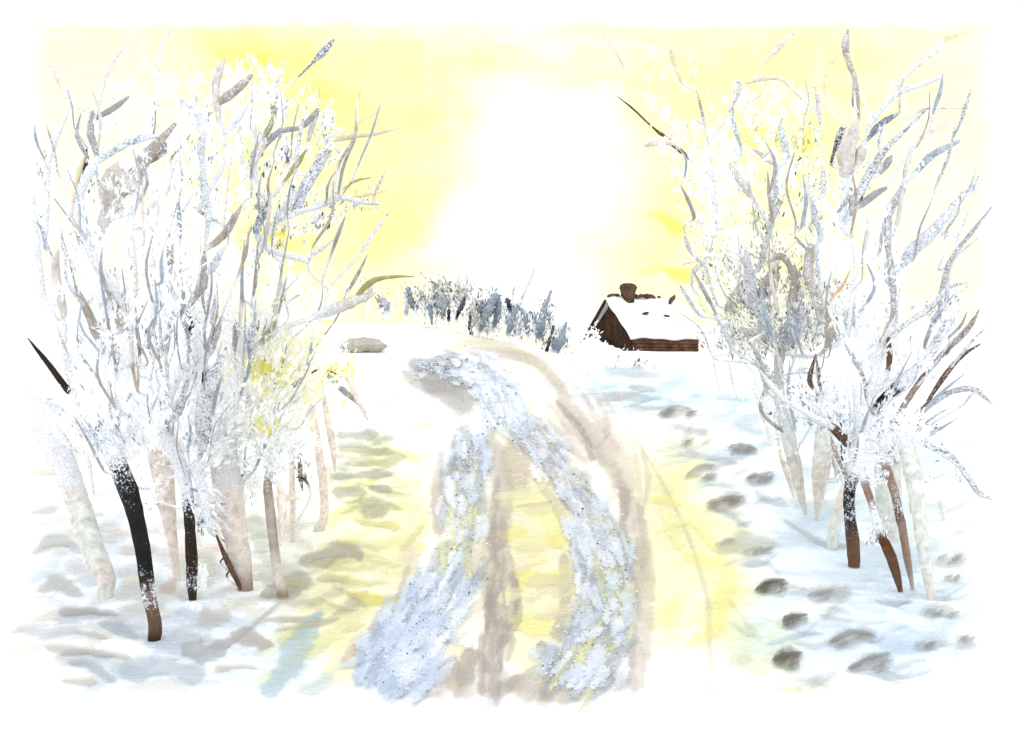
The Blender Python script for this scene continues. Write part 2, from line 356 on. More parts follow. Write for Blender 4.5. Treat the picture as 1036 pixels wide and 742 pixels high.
# the road: worn brown margins, and yellow glow painted along the centre
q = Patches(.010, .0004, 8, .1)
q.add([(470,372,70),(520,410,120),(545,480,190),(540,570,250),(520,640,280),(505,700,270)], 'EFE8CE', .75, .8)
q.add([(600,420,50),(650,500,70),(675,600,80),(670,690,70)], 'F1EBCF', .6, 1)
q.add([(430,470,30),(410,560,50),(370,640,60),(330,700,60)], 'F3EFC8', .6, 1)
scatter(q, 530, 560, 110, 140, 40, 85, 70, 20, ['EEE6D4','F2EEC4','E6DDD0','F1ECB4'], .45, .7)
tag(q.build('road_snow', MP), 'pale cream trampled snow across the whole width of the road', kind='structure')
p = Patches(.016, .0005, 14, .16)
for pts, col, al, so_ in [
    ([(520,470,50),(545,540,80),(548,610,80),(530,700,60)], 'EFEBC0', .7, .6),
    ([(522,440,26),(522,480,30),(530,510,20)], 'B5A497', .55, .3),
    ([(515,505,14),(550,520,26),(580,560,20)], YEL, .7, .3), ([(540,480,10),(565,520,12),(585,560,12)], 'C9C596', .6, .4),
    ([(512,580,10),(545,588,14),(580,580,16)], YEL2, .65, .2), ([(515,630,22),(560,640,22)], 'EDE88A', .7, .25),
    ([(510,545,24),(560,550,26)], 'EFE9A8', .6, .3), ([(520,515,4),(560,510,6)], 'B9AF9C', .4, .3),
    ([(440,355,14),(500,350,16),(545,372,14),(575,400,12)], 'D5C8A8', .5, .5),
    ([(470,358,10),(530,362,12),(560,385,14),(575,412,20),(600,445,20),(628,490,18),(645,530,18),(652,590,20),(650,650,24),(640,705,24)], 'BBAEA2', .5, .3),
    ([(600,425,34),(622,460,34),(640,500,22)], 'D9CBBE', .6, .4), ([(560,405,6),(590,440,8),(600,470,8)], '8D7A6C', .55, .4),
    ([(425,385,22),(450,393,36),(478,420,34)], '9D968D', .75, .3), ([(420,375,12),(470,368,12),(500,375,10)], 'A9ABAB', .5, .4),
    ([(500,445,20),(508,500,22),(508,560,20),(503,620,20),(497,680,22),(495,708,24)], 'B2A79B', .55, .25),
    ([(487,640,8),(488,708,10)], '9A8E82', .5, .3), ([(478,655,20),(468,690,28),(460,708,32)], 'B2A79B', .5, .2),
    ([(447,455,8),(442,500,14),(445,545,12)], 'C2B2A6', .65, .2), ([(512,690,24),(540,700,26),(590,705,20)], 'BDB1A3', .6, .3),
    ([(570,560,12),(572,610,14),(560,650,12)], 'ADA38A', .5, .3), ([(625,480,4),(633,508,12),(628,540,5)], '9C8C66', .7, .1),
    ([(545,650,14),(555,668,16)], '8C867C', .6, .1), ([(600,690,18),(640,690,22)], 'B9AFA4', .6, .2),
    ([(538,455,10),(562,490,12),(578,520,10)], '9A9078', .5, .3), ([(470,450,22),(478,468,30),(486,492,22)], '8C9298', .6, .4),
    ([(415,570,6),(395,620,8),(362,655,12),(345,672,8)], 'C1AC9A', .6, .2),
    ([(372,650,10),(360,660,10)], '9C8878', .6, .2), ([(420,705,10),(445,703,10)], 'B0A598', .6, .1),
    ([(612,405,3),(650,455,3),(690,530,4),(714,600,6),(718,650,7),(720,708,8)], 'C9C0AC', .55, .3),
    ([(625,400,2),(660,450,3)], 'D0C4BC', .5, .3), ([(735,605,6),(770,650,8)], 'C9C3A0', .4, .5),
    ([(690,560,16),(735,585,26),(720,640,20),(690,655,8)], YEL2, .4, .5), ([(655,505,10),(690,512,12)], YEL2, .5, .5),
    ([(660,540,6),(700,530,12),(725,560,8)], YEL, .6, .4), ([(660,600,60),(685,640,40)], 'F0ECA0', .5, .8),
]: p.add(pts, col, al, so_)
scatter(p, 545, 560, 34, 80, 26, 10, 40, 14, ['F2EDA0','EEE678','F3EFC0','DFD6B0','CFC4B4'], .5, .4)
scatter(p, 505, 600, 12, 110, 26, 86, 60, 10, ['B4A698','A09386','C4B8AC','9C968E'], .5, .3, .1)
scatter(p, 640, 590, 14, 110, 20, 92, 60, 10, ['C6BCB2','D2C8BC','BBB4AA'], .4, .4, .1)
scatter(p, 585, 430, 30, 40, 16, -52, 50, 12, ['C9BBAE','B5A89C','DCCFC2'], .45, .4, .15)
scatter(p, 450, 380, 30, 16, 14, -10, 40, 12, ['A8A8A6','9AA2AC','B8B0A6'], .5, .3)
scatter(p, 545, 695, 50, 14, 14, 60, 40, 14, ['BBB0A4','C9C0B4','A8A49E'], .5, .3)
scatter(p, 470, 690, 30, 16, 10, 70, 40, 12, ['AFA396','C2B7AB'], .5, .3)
tag(p.build('road', MP), 'winding cart road with worn brown margins and a yellow glow painted along its centre', kind='structure')

# ice in the wheel ruts: overlapping streaks of blue, grey and white crust
def along(p, pts, n, pals, ln, w, al, soft, over=.9):
    D = catmull(pts, 120)
    for k in range(n):
        i = int(np.clip(RS.rand()*120, 4, 115)); q = (RS.rand()-.5)*D[i, 2]*over
        T = D[min(i+3, 119), :2]-D[max(i-3, 0), :2]; T /= np.linalg.norm(T); Nn = np.array([-T[1], T[0]])
        c_ = D[i, :2]+Nn*q; t = RS.randn()*.22; T = T*math.cos(t)+Nn*math.sin(t)
        l_ = ln*(.5+RS.rand())*(.5+D[i, 2]/90); ww = w*(.5+RS.rand())*(.45+D[i, 2]/90)
        pal = pals[min(len(pals)-1, int(i/120*len(pals)))]
        p.add([(c_[0]-T[0]*l_/2, c_[1]-T[1]*l_/2, ww*.6), (c_[0]+RS.randn()*1.5, c_[1]+RS.randn()*1.5, ww), (c_[0]+T[0]*l_/2, c_[1]+T[1]*l_/2, ww*.5)],
              pal[RS.randint(len(pal))], al*(.7+.4*RS.rand()), soft, .2, m=7)
R_TOP = [(425,375,14),(455,372,26),(490,385,44),(505,412,54),(512,436,48)]
R_L = [(478,440,42),(472,480,42),(467,530,44),(458,580,62),(434,625,80),(412,660,92),(388,694,70)]
R_R = [(515,425,40),(545,452,40),(575,492,42),(598,535,50),(612,580,62),(612,625,64),(592,662,80),(572,694,70)]
p = Patches(.023, .0004, 14)
along(p, R_TOP, 90, [['9CA4AC','A9ABAA','8E98A6','C0CCDC'],['C4D2E6','D6E0EE','B0BCCC','E2E8F0'],['CBD8EA','DCE4F0','B8C6DC']], 26, 8, .62, .2)
along(p, R_L, 210, [['A8B0BA','B9C4D2','98A0A8','C8C8A0'],['C9CC98','D6D690','A6AEB0','B4C4D6','C6C2B0'],['A5BAD8','B6C8E2','9CACC0','C6D4E8'],['A9C0E0','BDD0EA','9FB2CA','D0DCEE']], 34, 9, .6, .2)
along(p, R_R, 210, [['B4BCC8','C6D0E0','A8A8A4','D0D8E8'],['B9C6DA','C8C8B8','A2AAB4','D2DCEA'],['C6CC9C','A9B8CA','C0CEDC','D2D290','9CA6B0'],['A9B2BC','B6C4D6','D2D690','98A2AE','C2CCD6']], 34, 9, .58, .2)
p.base = .029
along(p, R_TOP, 40, [['E0E8F4','CCD8EA']], 18, 12, .8, .1, 1.1)
along(p, R_L, 60, [['D6E2F4','C0D0EA','E6ECF6']], 22, 12, .6, .1, 1.15)
along(p, R_R, 60, [['D6E2F2','C6D4E8','E6ECF6']], 22, 12, .55, .1, 1.15)
tag(p.build('rut_ice', MI), 'blue grey crusted ice filling the two wheel ruts of the road', kind='stuff')

# bare earth and old leaves showing through the snow on the left
p = Patches(.013, .0007, 16, .1)
rows = [
    ([(338,442,8),(385,440,12)],'A6A896'),([(340,455,8),(400,458,7)],'BDBC92'),([(345,470,6),(390,470,9),(405,466,4)],'C6C58A'),
    ([(338,483,8),(398,480,9)],'B0B09A'),([(335,498,14),(372,500,10)],'A9AD9A'),([(372,495,8),(398,497,9)],'9C9C8A'),
    ([(365,520,18),(395,516,16)],'ADA890'),([(360,528,6),(405,535,10)],'DAD67A'),([(300,570,10),(330,563,22),(360,560,14),(366,570,6)],'9D978C'),
    ([(262,605,8),(285,597,24),(318,588,20)],'A19A8E'),([(320,585,10),(355,588,8)],'C9C290'),([(230,545,30),(250,560,30)],'C2C6B4'),
    ([(36,600,6),(60,592,20),(85,605,8)],'A9AAA6'),([(58,622,8),(90,620,10),(122,624,3)],'A3A39F'),([(43,655,4),(62,660,11),(100,662,9),(135,668,5)],'A8A59C'),
    ([(65,670,4),(95,678,12),(118,694,6)],'9A9FA6'),([(97,630,10),(125,640,12),(142,648,6)],'A6B2BE'),([(75,640,6),(110,647,5)],'B6B8B8'),
    ([(182,652,8),(205,662,26),(240,646,8)],'98999A'),([(232,642,6),(255,648,22),(278,655,5)],'A1998C'),([(120,680,26),(165,675,24),(210,685,22)],'B4BEC8'),
    ([(200,630,22),(235,622,20)],'BDB6AA'),([(265,628,4),(305,628,8),(330,622,4)],'ACA694'),([(280,650,14),(310,640,10)],'D8CE86'),
    ([(327,614,14),(305,650,24),(285,685,26),(268,708,26)],'A5BEC6'),([(275,640,4),(325,632,7),(345,626,3)],'B3AA94'),
    ([(215,680,10),(240,676,4),(262,678,3)],'BFA992'),([(28,520,5),(60,515,12)],'B8BAB8'),([(30,565,3),(55,548,16),(85,560,8)],'AEB3B6'),
    ([(120,560,12),(160,555,10)],'D1BDB0'),([(160,600,16),(180,590,14)],'C8B2A2'),([(30,480,10),(70,478,8)],'DCCBBB'),([(205,560,20),(215,585,14)],'CBCFC0'),
    ([(250,520,20),(270,560,20)],'C0C8B8'),([(405,560,8),(430,530,6)],'DED68C'),([(350,600,10),(390,612,14)],'E6DC6C'),([(345,640,8),(370,632,8)],'DAD8A4'),
    ([(395,610,8),(412,600,14)],'D6D084'),([(340,690,18),(300,700,16)],'CBD9D4'),([(60,690,6),(100,692,10)],'B9B0A2'),([(225,660,3),(285,610,4)],'B0A898'),
]
for pts, col in rows: p.add(pts, col, .66, .25, .24)
scatter(p, 400, 410, 60, 30, 12, 5, 50, 8, ['EDE6C4','E8DED0','F2EEC8'], .45, .7)
scatter(p, 368, 480, 34, 50, 34, 3, 36, 7, ['A9AE98','BDC09A','B6B8A8','D6D69C','A6AC9E'], .4, .4)
scatter(p, 350, 590, 60, 40, 16, 10, 50, 12, ['C2BCA2','D6D09A','B5B0A0'], .45, .5)
scatter(p, 300, 480, 60, 40, 14, 4, 40, 8, ['E0DDC0','D6D6C6','E6DECE'], .45, .6)
scatter(p, 390, 370, 50, 12, 8, -8, 40, 6, ['E4DCD0','EFE8C8'], .5, .6)
tag(p.build('bare_ground', MP), 'grey and olive patches of bare ground showing through snow left of the road', kind='stuff')
# grey hollows low under the hut and beyond the right-hand trees
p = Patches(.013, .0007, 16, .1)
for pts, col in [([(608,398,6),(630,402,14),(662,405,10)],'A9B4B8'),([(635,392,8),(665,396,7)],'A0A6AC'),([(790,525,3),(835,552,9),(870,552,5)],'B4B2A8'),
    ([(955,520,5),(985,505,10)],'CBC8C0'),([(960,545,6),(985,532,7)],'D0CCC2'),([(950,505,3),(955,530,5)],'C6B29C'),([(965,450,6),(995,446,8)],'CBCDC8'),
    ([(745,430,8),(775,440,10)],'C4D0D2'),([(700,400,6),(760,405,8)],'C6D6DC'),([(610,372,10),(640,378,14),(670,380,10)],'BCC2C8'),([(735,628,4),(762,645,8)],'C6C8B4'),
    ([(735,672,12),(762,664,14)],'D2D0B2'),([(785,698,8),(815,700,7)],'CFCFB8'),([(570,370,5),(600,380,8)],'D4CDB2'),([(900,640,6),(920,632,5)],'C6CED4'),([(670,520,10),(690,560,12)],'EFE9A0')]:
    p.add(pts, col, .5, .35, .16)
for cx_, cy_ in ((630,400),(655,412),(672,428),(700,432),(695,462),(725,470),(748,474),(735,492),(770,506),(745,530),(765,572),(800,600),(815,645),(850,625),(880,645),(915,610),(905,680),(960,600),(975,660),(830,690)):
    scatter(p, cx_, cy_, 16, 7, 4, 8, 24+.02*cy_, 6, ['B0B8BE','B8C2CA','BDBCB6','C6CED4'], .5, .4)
tag(p.build('snow_hollow', MP), 'faint grey hollows in the blue snow on the right', kind='stuff')

# ------------------------------------------------------------------ footprints
FP = [
 ([(664,424,6),(684,417,12),(704,420,7)],'8F8E88',.75,'long grey footprint nearest the snowy hut in the trail right of the road'),
 ([(686,451,5),(702,438,9),(719,440,12)],'93928C',.7,'ragged grey footprint just below the one nearest the hut'),
 ([(735,456,6),(752,456,11),(768,459,9)],'8C8982',.78,'narrow dark grey footprint close to the hanging pale stems, upper trail'),
 ([(692,487,5),(707,478,10),(725,474,5)],'96948E',.75,'slanting two toned footprint over yellow snow at the edge of the road'),
 ([(753,488,7),(768,487,16),(784,480,6)],'8A8984',.78,'forked grey footprint right of the slanting yellow edge footprint'),
 ([(714,513,12),(735,511,21),(757,505,14)],'8B867C',.78,'broad brownish footprint on blue snow in the middle of the trail'),
 ([(723,560,8),(752,552,26),(790,553,10)],'A5A494',.7,'widest pale olive footprint, half on yellow snow'),
 ([(763,601,7),(779,595,16),(797,590,14)],'5E564B',.92,'darkest brown footprint, just below the widest pale olive one'),
 ([(816,607,12),(838,602,22),(862,600,14)],'9C9D98',.72,'large pale grey footprint below the dark trunk on the right'),
 ([(791,632,14),(804,630,19),(819,625,14)],'77736A',.85,'small dark ragged footprint left of the two large pale ones'),
 ([(838,655,12),(862,646,24),(887,648,16)],'96958E',.75,'arched grey footprint in the lower right, above the lowest pair'),
 ([(780,672,12),(796,670,26),(813,664,14)],'716B60',.85,'dark spiky footprint lowest and nearest the yellow snow'),
 ([(856,682,8),(880,673,20),(903,664,8)],'85857F',.8,'low slanting grey footprint under the arched one, bottom right'),
 ([(930,622,8),(950,620,18),(970,624,8)],'A2A29C',.7,'speckled grey footprint under the tips of the two thin brown trunks'),
 ([(925,660,6),(942,654,13),(962,651,7)],'A0A19D',.7,'thin curved grey footprint in the bottom right corner of the snow'),
 ([(963,645,5),(976,648,10),(986,650,8)],'A9AAA4',.65,'small faint footprint, farthest to the bottom right'),
 ([(946,572,10),(962,569,18),(981,566,12)],'A3A6A4',.65,'round pale grey footprint at the right edge, beside the greenish trunk'),
 ([(954,588,4),(972,587,5)],'ABABA6',.65,'tiny grey footprint just under the round one at the right edge'),
]
for pts, col, al, lab in FP:
    q = Patches(.026, 0, 1)
    q.add(pts, tuple(min(1, 1.35*c_) for c_ in lin(col)), al*.72, .3, .2, bowl=.006)
    if al > .74: q.base = .030; q.add([(pts[0][0], pts[0][1], pts[0][2]*.6), (pts[1][0], pts[1][1]-3, pts[1][2]*.3), (pts[-1][0], pts[-1][1], 3)], tuple(.5*c_ for c_ in lin(col)), .45 if al < .82 else .8, .35)
    mx_ = np.mean([a[0] for a in pts]); my_ = max(a[1]+a[2]*.3 for a in pts); wd_ = abs(pts[-1][0]-pts[0][0]); q.base = .033
    for _ in range(4):
        x_ = mx_+(RS.rand()-.5)*wd_*.8; y_ = my_-RS.rand()*pts[1][2]*.5
        q.add([(x_-wd_*.14, y_+3, 2), (x_, y_, 5), (x_+wd_*.2, y_-3, 3)], tuple(.85*c_ for c_ in lin(col)), .55, .2, .3, m=7)
    o = q.build('footprint', MP)
    tag(o, lab, 'footprint', 'footprints in the snow right of the road')

# ------------------------------------------------------------------ frost flakes and tubes
PAL = {
 'p': [(.5, (.95,.955,.95)), (.35, lin('FDFCD2')), (.15, lin('FBF8AE'))],  # pale yellow glow inside the crowns, painted as flake colour
 'w': [(.955, (.96,.965,.97)), (.03, lin('DDE5EF')), (.015, lin('B8C0CC'))],
 'b': [(.74, (.94,.95,.97)), (.15, lin('CAD4E2')), (.08, lin('98A4B4')), (.03, lin('605C5C'))],
 'g': [(.42, (.92,.93,.94)), (.28, lin('C4C5C3')), (.22, lin('A8A39D')), (.08, lin('76726F'))],
 'y': [(.5, lin('F2E85A')), (.35, lin('F5EE9A')), (.15, (.9,.9,.8))],  # yellow-lit frost, the light put into the flake colour
 'o': [(.35, lin('B5B080')), (.35, lin('EDE680')), (.3, (.85,.87,.8))],
 'd': [(.34, lin('DDE2E8')), (.38, lin('A0AAB6')), (.28, lin('6A727C'))],
}
def flakes(name, parent, origin, blobs, Y0, depth, hub=None):
    """blobs: (px, py, rx, ry, rot, n, palette, size px) ; flakes fill the volume of the crown in clumps"""
    P, C_, SZ, DR = [], [], [], []
    for b in blobs:
        cx, cy, rx, ry, rot, n, pal, sz = b
        pr = np.array([q[0] for q in PAL[pal]]); pc = [q[1] for q in PAL[pal]]
        n = int(n*(1.05 if n > 600 else 1.35)); sz = sz*.62; nc = max(3, n//14); rot = math.radians(rot)
        for k in range(nc):
            r = math.sqrt(RS.rand()); a = RS.rand()*6.283
            ex, ey = rx*r*math.cos(a), ry*r*math.sin(a)
            px = cx+ex*math.cos(rot)-ey*math.sin(rot); py = cy+ex*math.sin(rot)+ey*math.cos(rot)
            Yk = Y0+.62*depth+RS.randn()*depth*.36
            # clumps are elongated upward and outward like dabs of frost along a twig
            ta = (math.atan2(py-hub[1], px-hub[0]) if hub else -math.pi/2)+RS.randn()*.38; L_ = 6+RS.rand()*13; kind = RS.choice(len(pr), p=pr/pr.sum())
            for _ in range(14):
                s = RS.randn()*L_*.5; t = RS.randn()*2.2
                qx = px+math.cos(ta)*s-math.sin(ta)*t; qy = py+math.sin(ta)*s+math.cos(ta)*t
                P.append(unproj(qx, qy, Yk+RS.randn()*.05))
                kk = kind if RS.rand() < .55 else RS.choice(len(pr), p=pr/pr.sum())
                C_.append(pc[kk]); SZ.append(sz*Yk/F*(.5+RS.rand()*.9)); DR.append((math.cos(ta), RS.randn()*.25, -math.sin(ta)))
    P = np.array(P)-np.array(origin); n = len(P); SZ = np.array(SZ)[:, None]
    A = np.array(DR)+RS.randn(n, 3)*.22; A /= np.linalg.norm(A, axis=1)[:, None]
    B = np.cross(A, RS.randn(n, 3)); B /= np.linalg.norm(B, axis=1)[:, None]
    K = np.cross(A, B)
    V = np.empty((n, 5, 3))
    for i, (ca, cb_) in enumerate([(.62, 0), (.15, .5), (-.5, .32), (-.42, -.4), (.2, -.48)]):
        j = .7+.6*RS.rand(n, 1)
        V[:, i] = P+SZ*(A*ca*1.9+B*cb_*.8)*j+K*SZ*.1*(i % 2)
    faces = [(5*i, 5*i+1, 5*i+2, 5*i+3, 5*i+4) for i in range(n)]
    cols = np.repeat(np.array(C_), 5, 0)
    o = mesh_obj(name, V.reshape(-1, 3), faces, MF, parent, False, cols=cols)
    o['kind'] = 'stuff'
    return o

def tube(name, parent, origin, pts3, rad, col, frost, ring=8, seed_amp=.10):
    """pts3 world points, rad per point (m)"""
    n = max(6, min(40, int(sum(np.linalg.norm(np.diff(pts3, axis=0), axis=1))/.05)))
    if name == 'trunk': seed_amp *= .35
    D = catmull(np.hstack([pts3, np.array(rad)[:, None], np.array(frost)[:, None], np.array(col)]), n)
    P, R, FR, CC = D[:, :3], np.abs(D[:, 3]), np.clip(D[:, 4], 0, 1.2), np.clip(D[:, 5:8], .01, 1)
    R = R*(1+seed_amp*RS.randn(n)*.6)
    T = np.gradient(P, axis=0); T /= np.linalg.norm(T, axis=1)[:, None]+1e-9
    V, Fc, cc, ff = [], [], [], []
    up = np.array([0, 1., 0])
    for i in range(n):
        a = np.cross(T[i], up); a /= np.linalg.norm(a)+1e-9; b = np.cross(T[i], a)
        r = R[i]
        for k in range(ring):
            t = 6.283*k/ring; rr = r*(1+seed_amp*RS.randn()*.7)
            V.append(P[i]+a*math.cos(t)*rr+b*math.sin(t)*rr*.9-origin); cc.append(CC[i]); ff.append(FR[i])
    for i in range(n-1):
        for k in range(ring):
            k2 = (k+1) % ring; Fc.append((i*ring+k, i*ring+k2, (i+1)*ring+k2, (i+1)*ring+k))
    for end, i in ((-1, 0), (1, n-1)):                    # rounded ends
        V.append(P[i]+T[i]*end*R[i]*.8-origin); cc.append(CC[i]); ff.append(FR[i]); t = len(V)-1
        for k in range(ring):
            k2 = (k+1) % ring; Fc.append((i*ring+k2, i*ring+k, t) if end < 0 else (i*ring+k, i*ring+k2, t))
    return mesh_obj(name, V, Fc, MB, parent, True, cols=cc, floats={'frost': ff})

PIG = {'dk': lin('2E241E'), 'bk': lin('1E1C1C'), 'br': lin('5E4738'), 'bb': lin('8E7C6F'), 'ta': lin('A69C92'), 'tl': lin('CAC2BA'),
       'pk': lin('DCCFC5'), 'be': lin('D9CBA8'), 'bg': lin('9AA5B3'), 'bd': lin('727A85'), 'gr': lin('98979A'), 'gn': lin('CDCFC9'),
       'ol': lin('A09A6A'), 'wh': (.88,.9,.92), 'or': lin('C49A72'), 'bl': lin('B8C6D8')}

def tree(name, label, cat, base, trunk, branches, blobs, group, depth=.6, Y=None, flake_name='frost', leaf_twigs=True, trunks_extra=(), fan=None, fans=()):
    """trunk: list of (px, py, w, pigment, frost) from the ground up; branches: list of ([(px,py,w)...], pigment, frost)"""
    bp = ground_at(base[0], base[1])[0]; Y0 = bp[1] if Y is None else Y
    if Y is not None: bp = np.array([(base[0]-CX)/F*Y0, Y0, height((base[0]-CX)/F*Y0, Y0)])
    root = empty(name, bp); tag(root, label, cat, group)
    skel = []                                              # (px, py, Y)
    def addpath(nm, pts, depths, pig, fr):
        P3 = np.array([unproj(q[0], q[1], d) for q, d in zip(pts, depths)])
        rad = [q[2]*.5*d/F for q, d in zip(pts, depths)]
        o = tube(nm, root, bp, P3, rad, [PIG[g] for g in pig], fr)
        D = catmull([(q[0], q[1], d) for q, d in zip(pts, depths)], 12)
        skel.extend([tuple(r) for r in D]); return o
    for ti, tr in enumerate([trunk]+list(trunks_extra)):
        t0 = tr[0]
        tr2 = [(t0[0], t0[1]+max(8, t0[2]*.8), t0[2]*.9, t0[3], t0[4])]+list(tr)
        addpath('trunk', [q[:3] for q in tr2], [Y0+.03*k for k in range(len(tr2))] if ti == 0 else [Y0+.1]*len(tr2), [q[3] for q in tr2], [q[4] for q in tr2])
    hub = skel[-1]
    todo = []
    def attach(bx, by, tx, ty):
        def cost(q):
            dx, dy = bx-q[0], by-q[1]; al_ = dx*tx+dy*ty; pe = abs(dx*ty-dy*tx)
            return math.hypot(dx, dy)+1.4*pe+(90 if al_ < 0 else 0)+(60 if q[1] < by+4 else 0)
        return min(skel, key=cost)
    for br_ in branches:
        pts, pig, fr = br_[:3]; pts = [tuple(q) for q in pts]
        if len(br_) > 3:
            pts = sorted(pts, key=lambda q: q[1]); todo.append((0, pts, pig, fr)); continue
        d = lambda q: .5*math.hypot(q[0]-hub[0], q[1]-hub[1]) - .9*q[1]
        if d(pts[0]) > d(pts[-1]): pts = pts[::-1]
        todo.append((d(pts[0]), pts, pig, fr))
    todo.sort(key=lambda q: q[0])
    for _, pts, pig, fr in todo:
        b0 = pts[0]
        _l = math.hypot(pts[1][0]-b0[0], pts[1][1]-b0[1])+1e-6
        best = attach(b0[0], b0[1], (pts[1][0]-b0[0])/_l, (pts[1][1]-b0[1])/_l)
        dist = math.hypot(best[0]-b0[0], best[1]-b0[1])
        sl = RS.randn()*.0016*Y0/9*depth/.6
        path, dep, pg, f2 = [], [], [], []
        if dist > 3:
            wj = max(1.8, min(b0[2]*.8, 6)); tl_ = math.hypot(pts[1][0]-b0[0], pts[1][1]-b0[1])+1e-6; tx, ty = (pts[1][0]-b0[0])/tl_, (pts[1][1]-b0[1])/tl_
            path += [(best[0], best[1], wj*1.1), ((best[0]+b0[0])*.3+.4*(b0[0]-tx*dist*.45), (best[1]+b0[1])*.3+.4*(b0[1]-ty*dist*.45), wj)]
            dep += [best[2], best[2]+sl*dist*.5]; pg += ['bl', pig if dist < 50 else 'bl']; f2 += [.9, .72]
        acc = dist; last = b0
        for q in pts:
            acc += math.hypot(q[0]-last[0], q[1]-last[1]); last = q
            path.append(q); dep.append(best[2]+sl*acc); pg.append(pig); f2.append(fr)
        w = path[-1]; w0 = path[-2]
        path[-1] = (w[0], w[1], w[2]*.45)
        addpath('branch', path, dep, pg, f2)
    # long fine twigs fanning up and outward from the limbs
    for fan in (fans if fan is None else [fan]+list(fans)):
        fx0, fy0, fx1, fy1, nf_ = fan
        for k in range(nf_):
            tx_, ty_ = fx0+(fx1-fx0)*RS.rand(), fy0+(fy1-fy0)*RS.rand()
            hx, hy = base[0]-5, max(base[1]-90, 470)
            an = math.atan2(ty_-hy, tx_-hx); ll = 28+RS.rand()*42; bx_, by_ = tx_-math.cos(an)*ll, ty_-math.sin(an)*ll
            best = attach(bx_, by_, math.cos(an), math.sin(an))
            bend = RS.randn()*.10*ll; mx_, my_ = (bx_+tx_)/2-math.sin(an)*bend, (by_+ty_)/2+math.cos(an)*bend
            pg_ = ['bg', 'ta', 'gr', 'bg', 'tl', 'gr'][RS.randint(6)]; dd = -abs(RS.randn())*.3*depth; fr_ = .15+.4*RS.rand(); ww = 1.6+RS.rand()*2.9
            addpath('twig', [(best[0], best[1], 2.6), ((best[0]+bx_)/2, (best[1]+by_)/2, 2.4), (bx_, by_, ww*.8), (mx_, my_, ww), (tx_, ty_, .8)],
                    [best[2], best[2]+dd*.3, best[2]+dd*.6, best[2]+dd*.8, best[2]+dd], ['bl', 'bl', pg_, pg_, pg_], [.9, .85, fr_, fr_, fr_])
    # frosted twigs that carry the flakes
    if leaf_twigs:
        for b in blobs:
            for _ in range(max(1, min(5, int(b[2]*b[3]/500)))):
                px = b[0]+(RS.rand()-.5)*b[2]*1.3; py = b[1]+(RS.rand()-.5)*b[3]*1.3
                best = min(skel, key=lambda s: math.hypot(s[0]-px, s[1]-py)+(40 if s[1] < py+4 else 0))
                dist = math.hypot(best[0]-px, best[1]-py)
                if dist < 12: continue
                mid = ((best[0]+px)/2+RS.randn()*5, (best[1]+py)/2+RS.randn()*5, 2.2)
                addpath('twig', [(best[0], best[1], 2.8), mid, (px, py, 1.2)], [best[2], best[2]+RS.randn()*.1, best[2]+RS.randn()*.35*depth], ['wh', 'bl', 'bl'], [1.1, .85, .8])
    if blobs: flakes(flake_name, root, bp, blobs, Y0+.05, depth, (base[0]-10, max(base[1]-130, 430)))
    return root

GL = 'frosted trees left of the road'; GR = 'frosted trees right of the road'
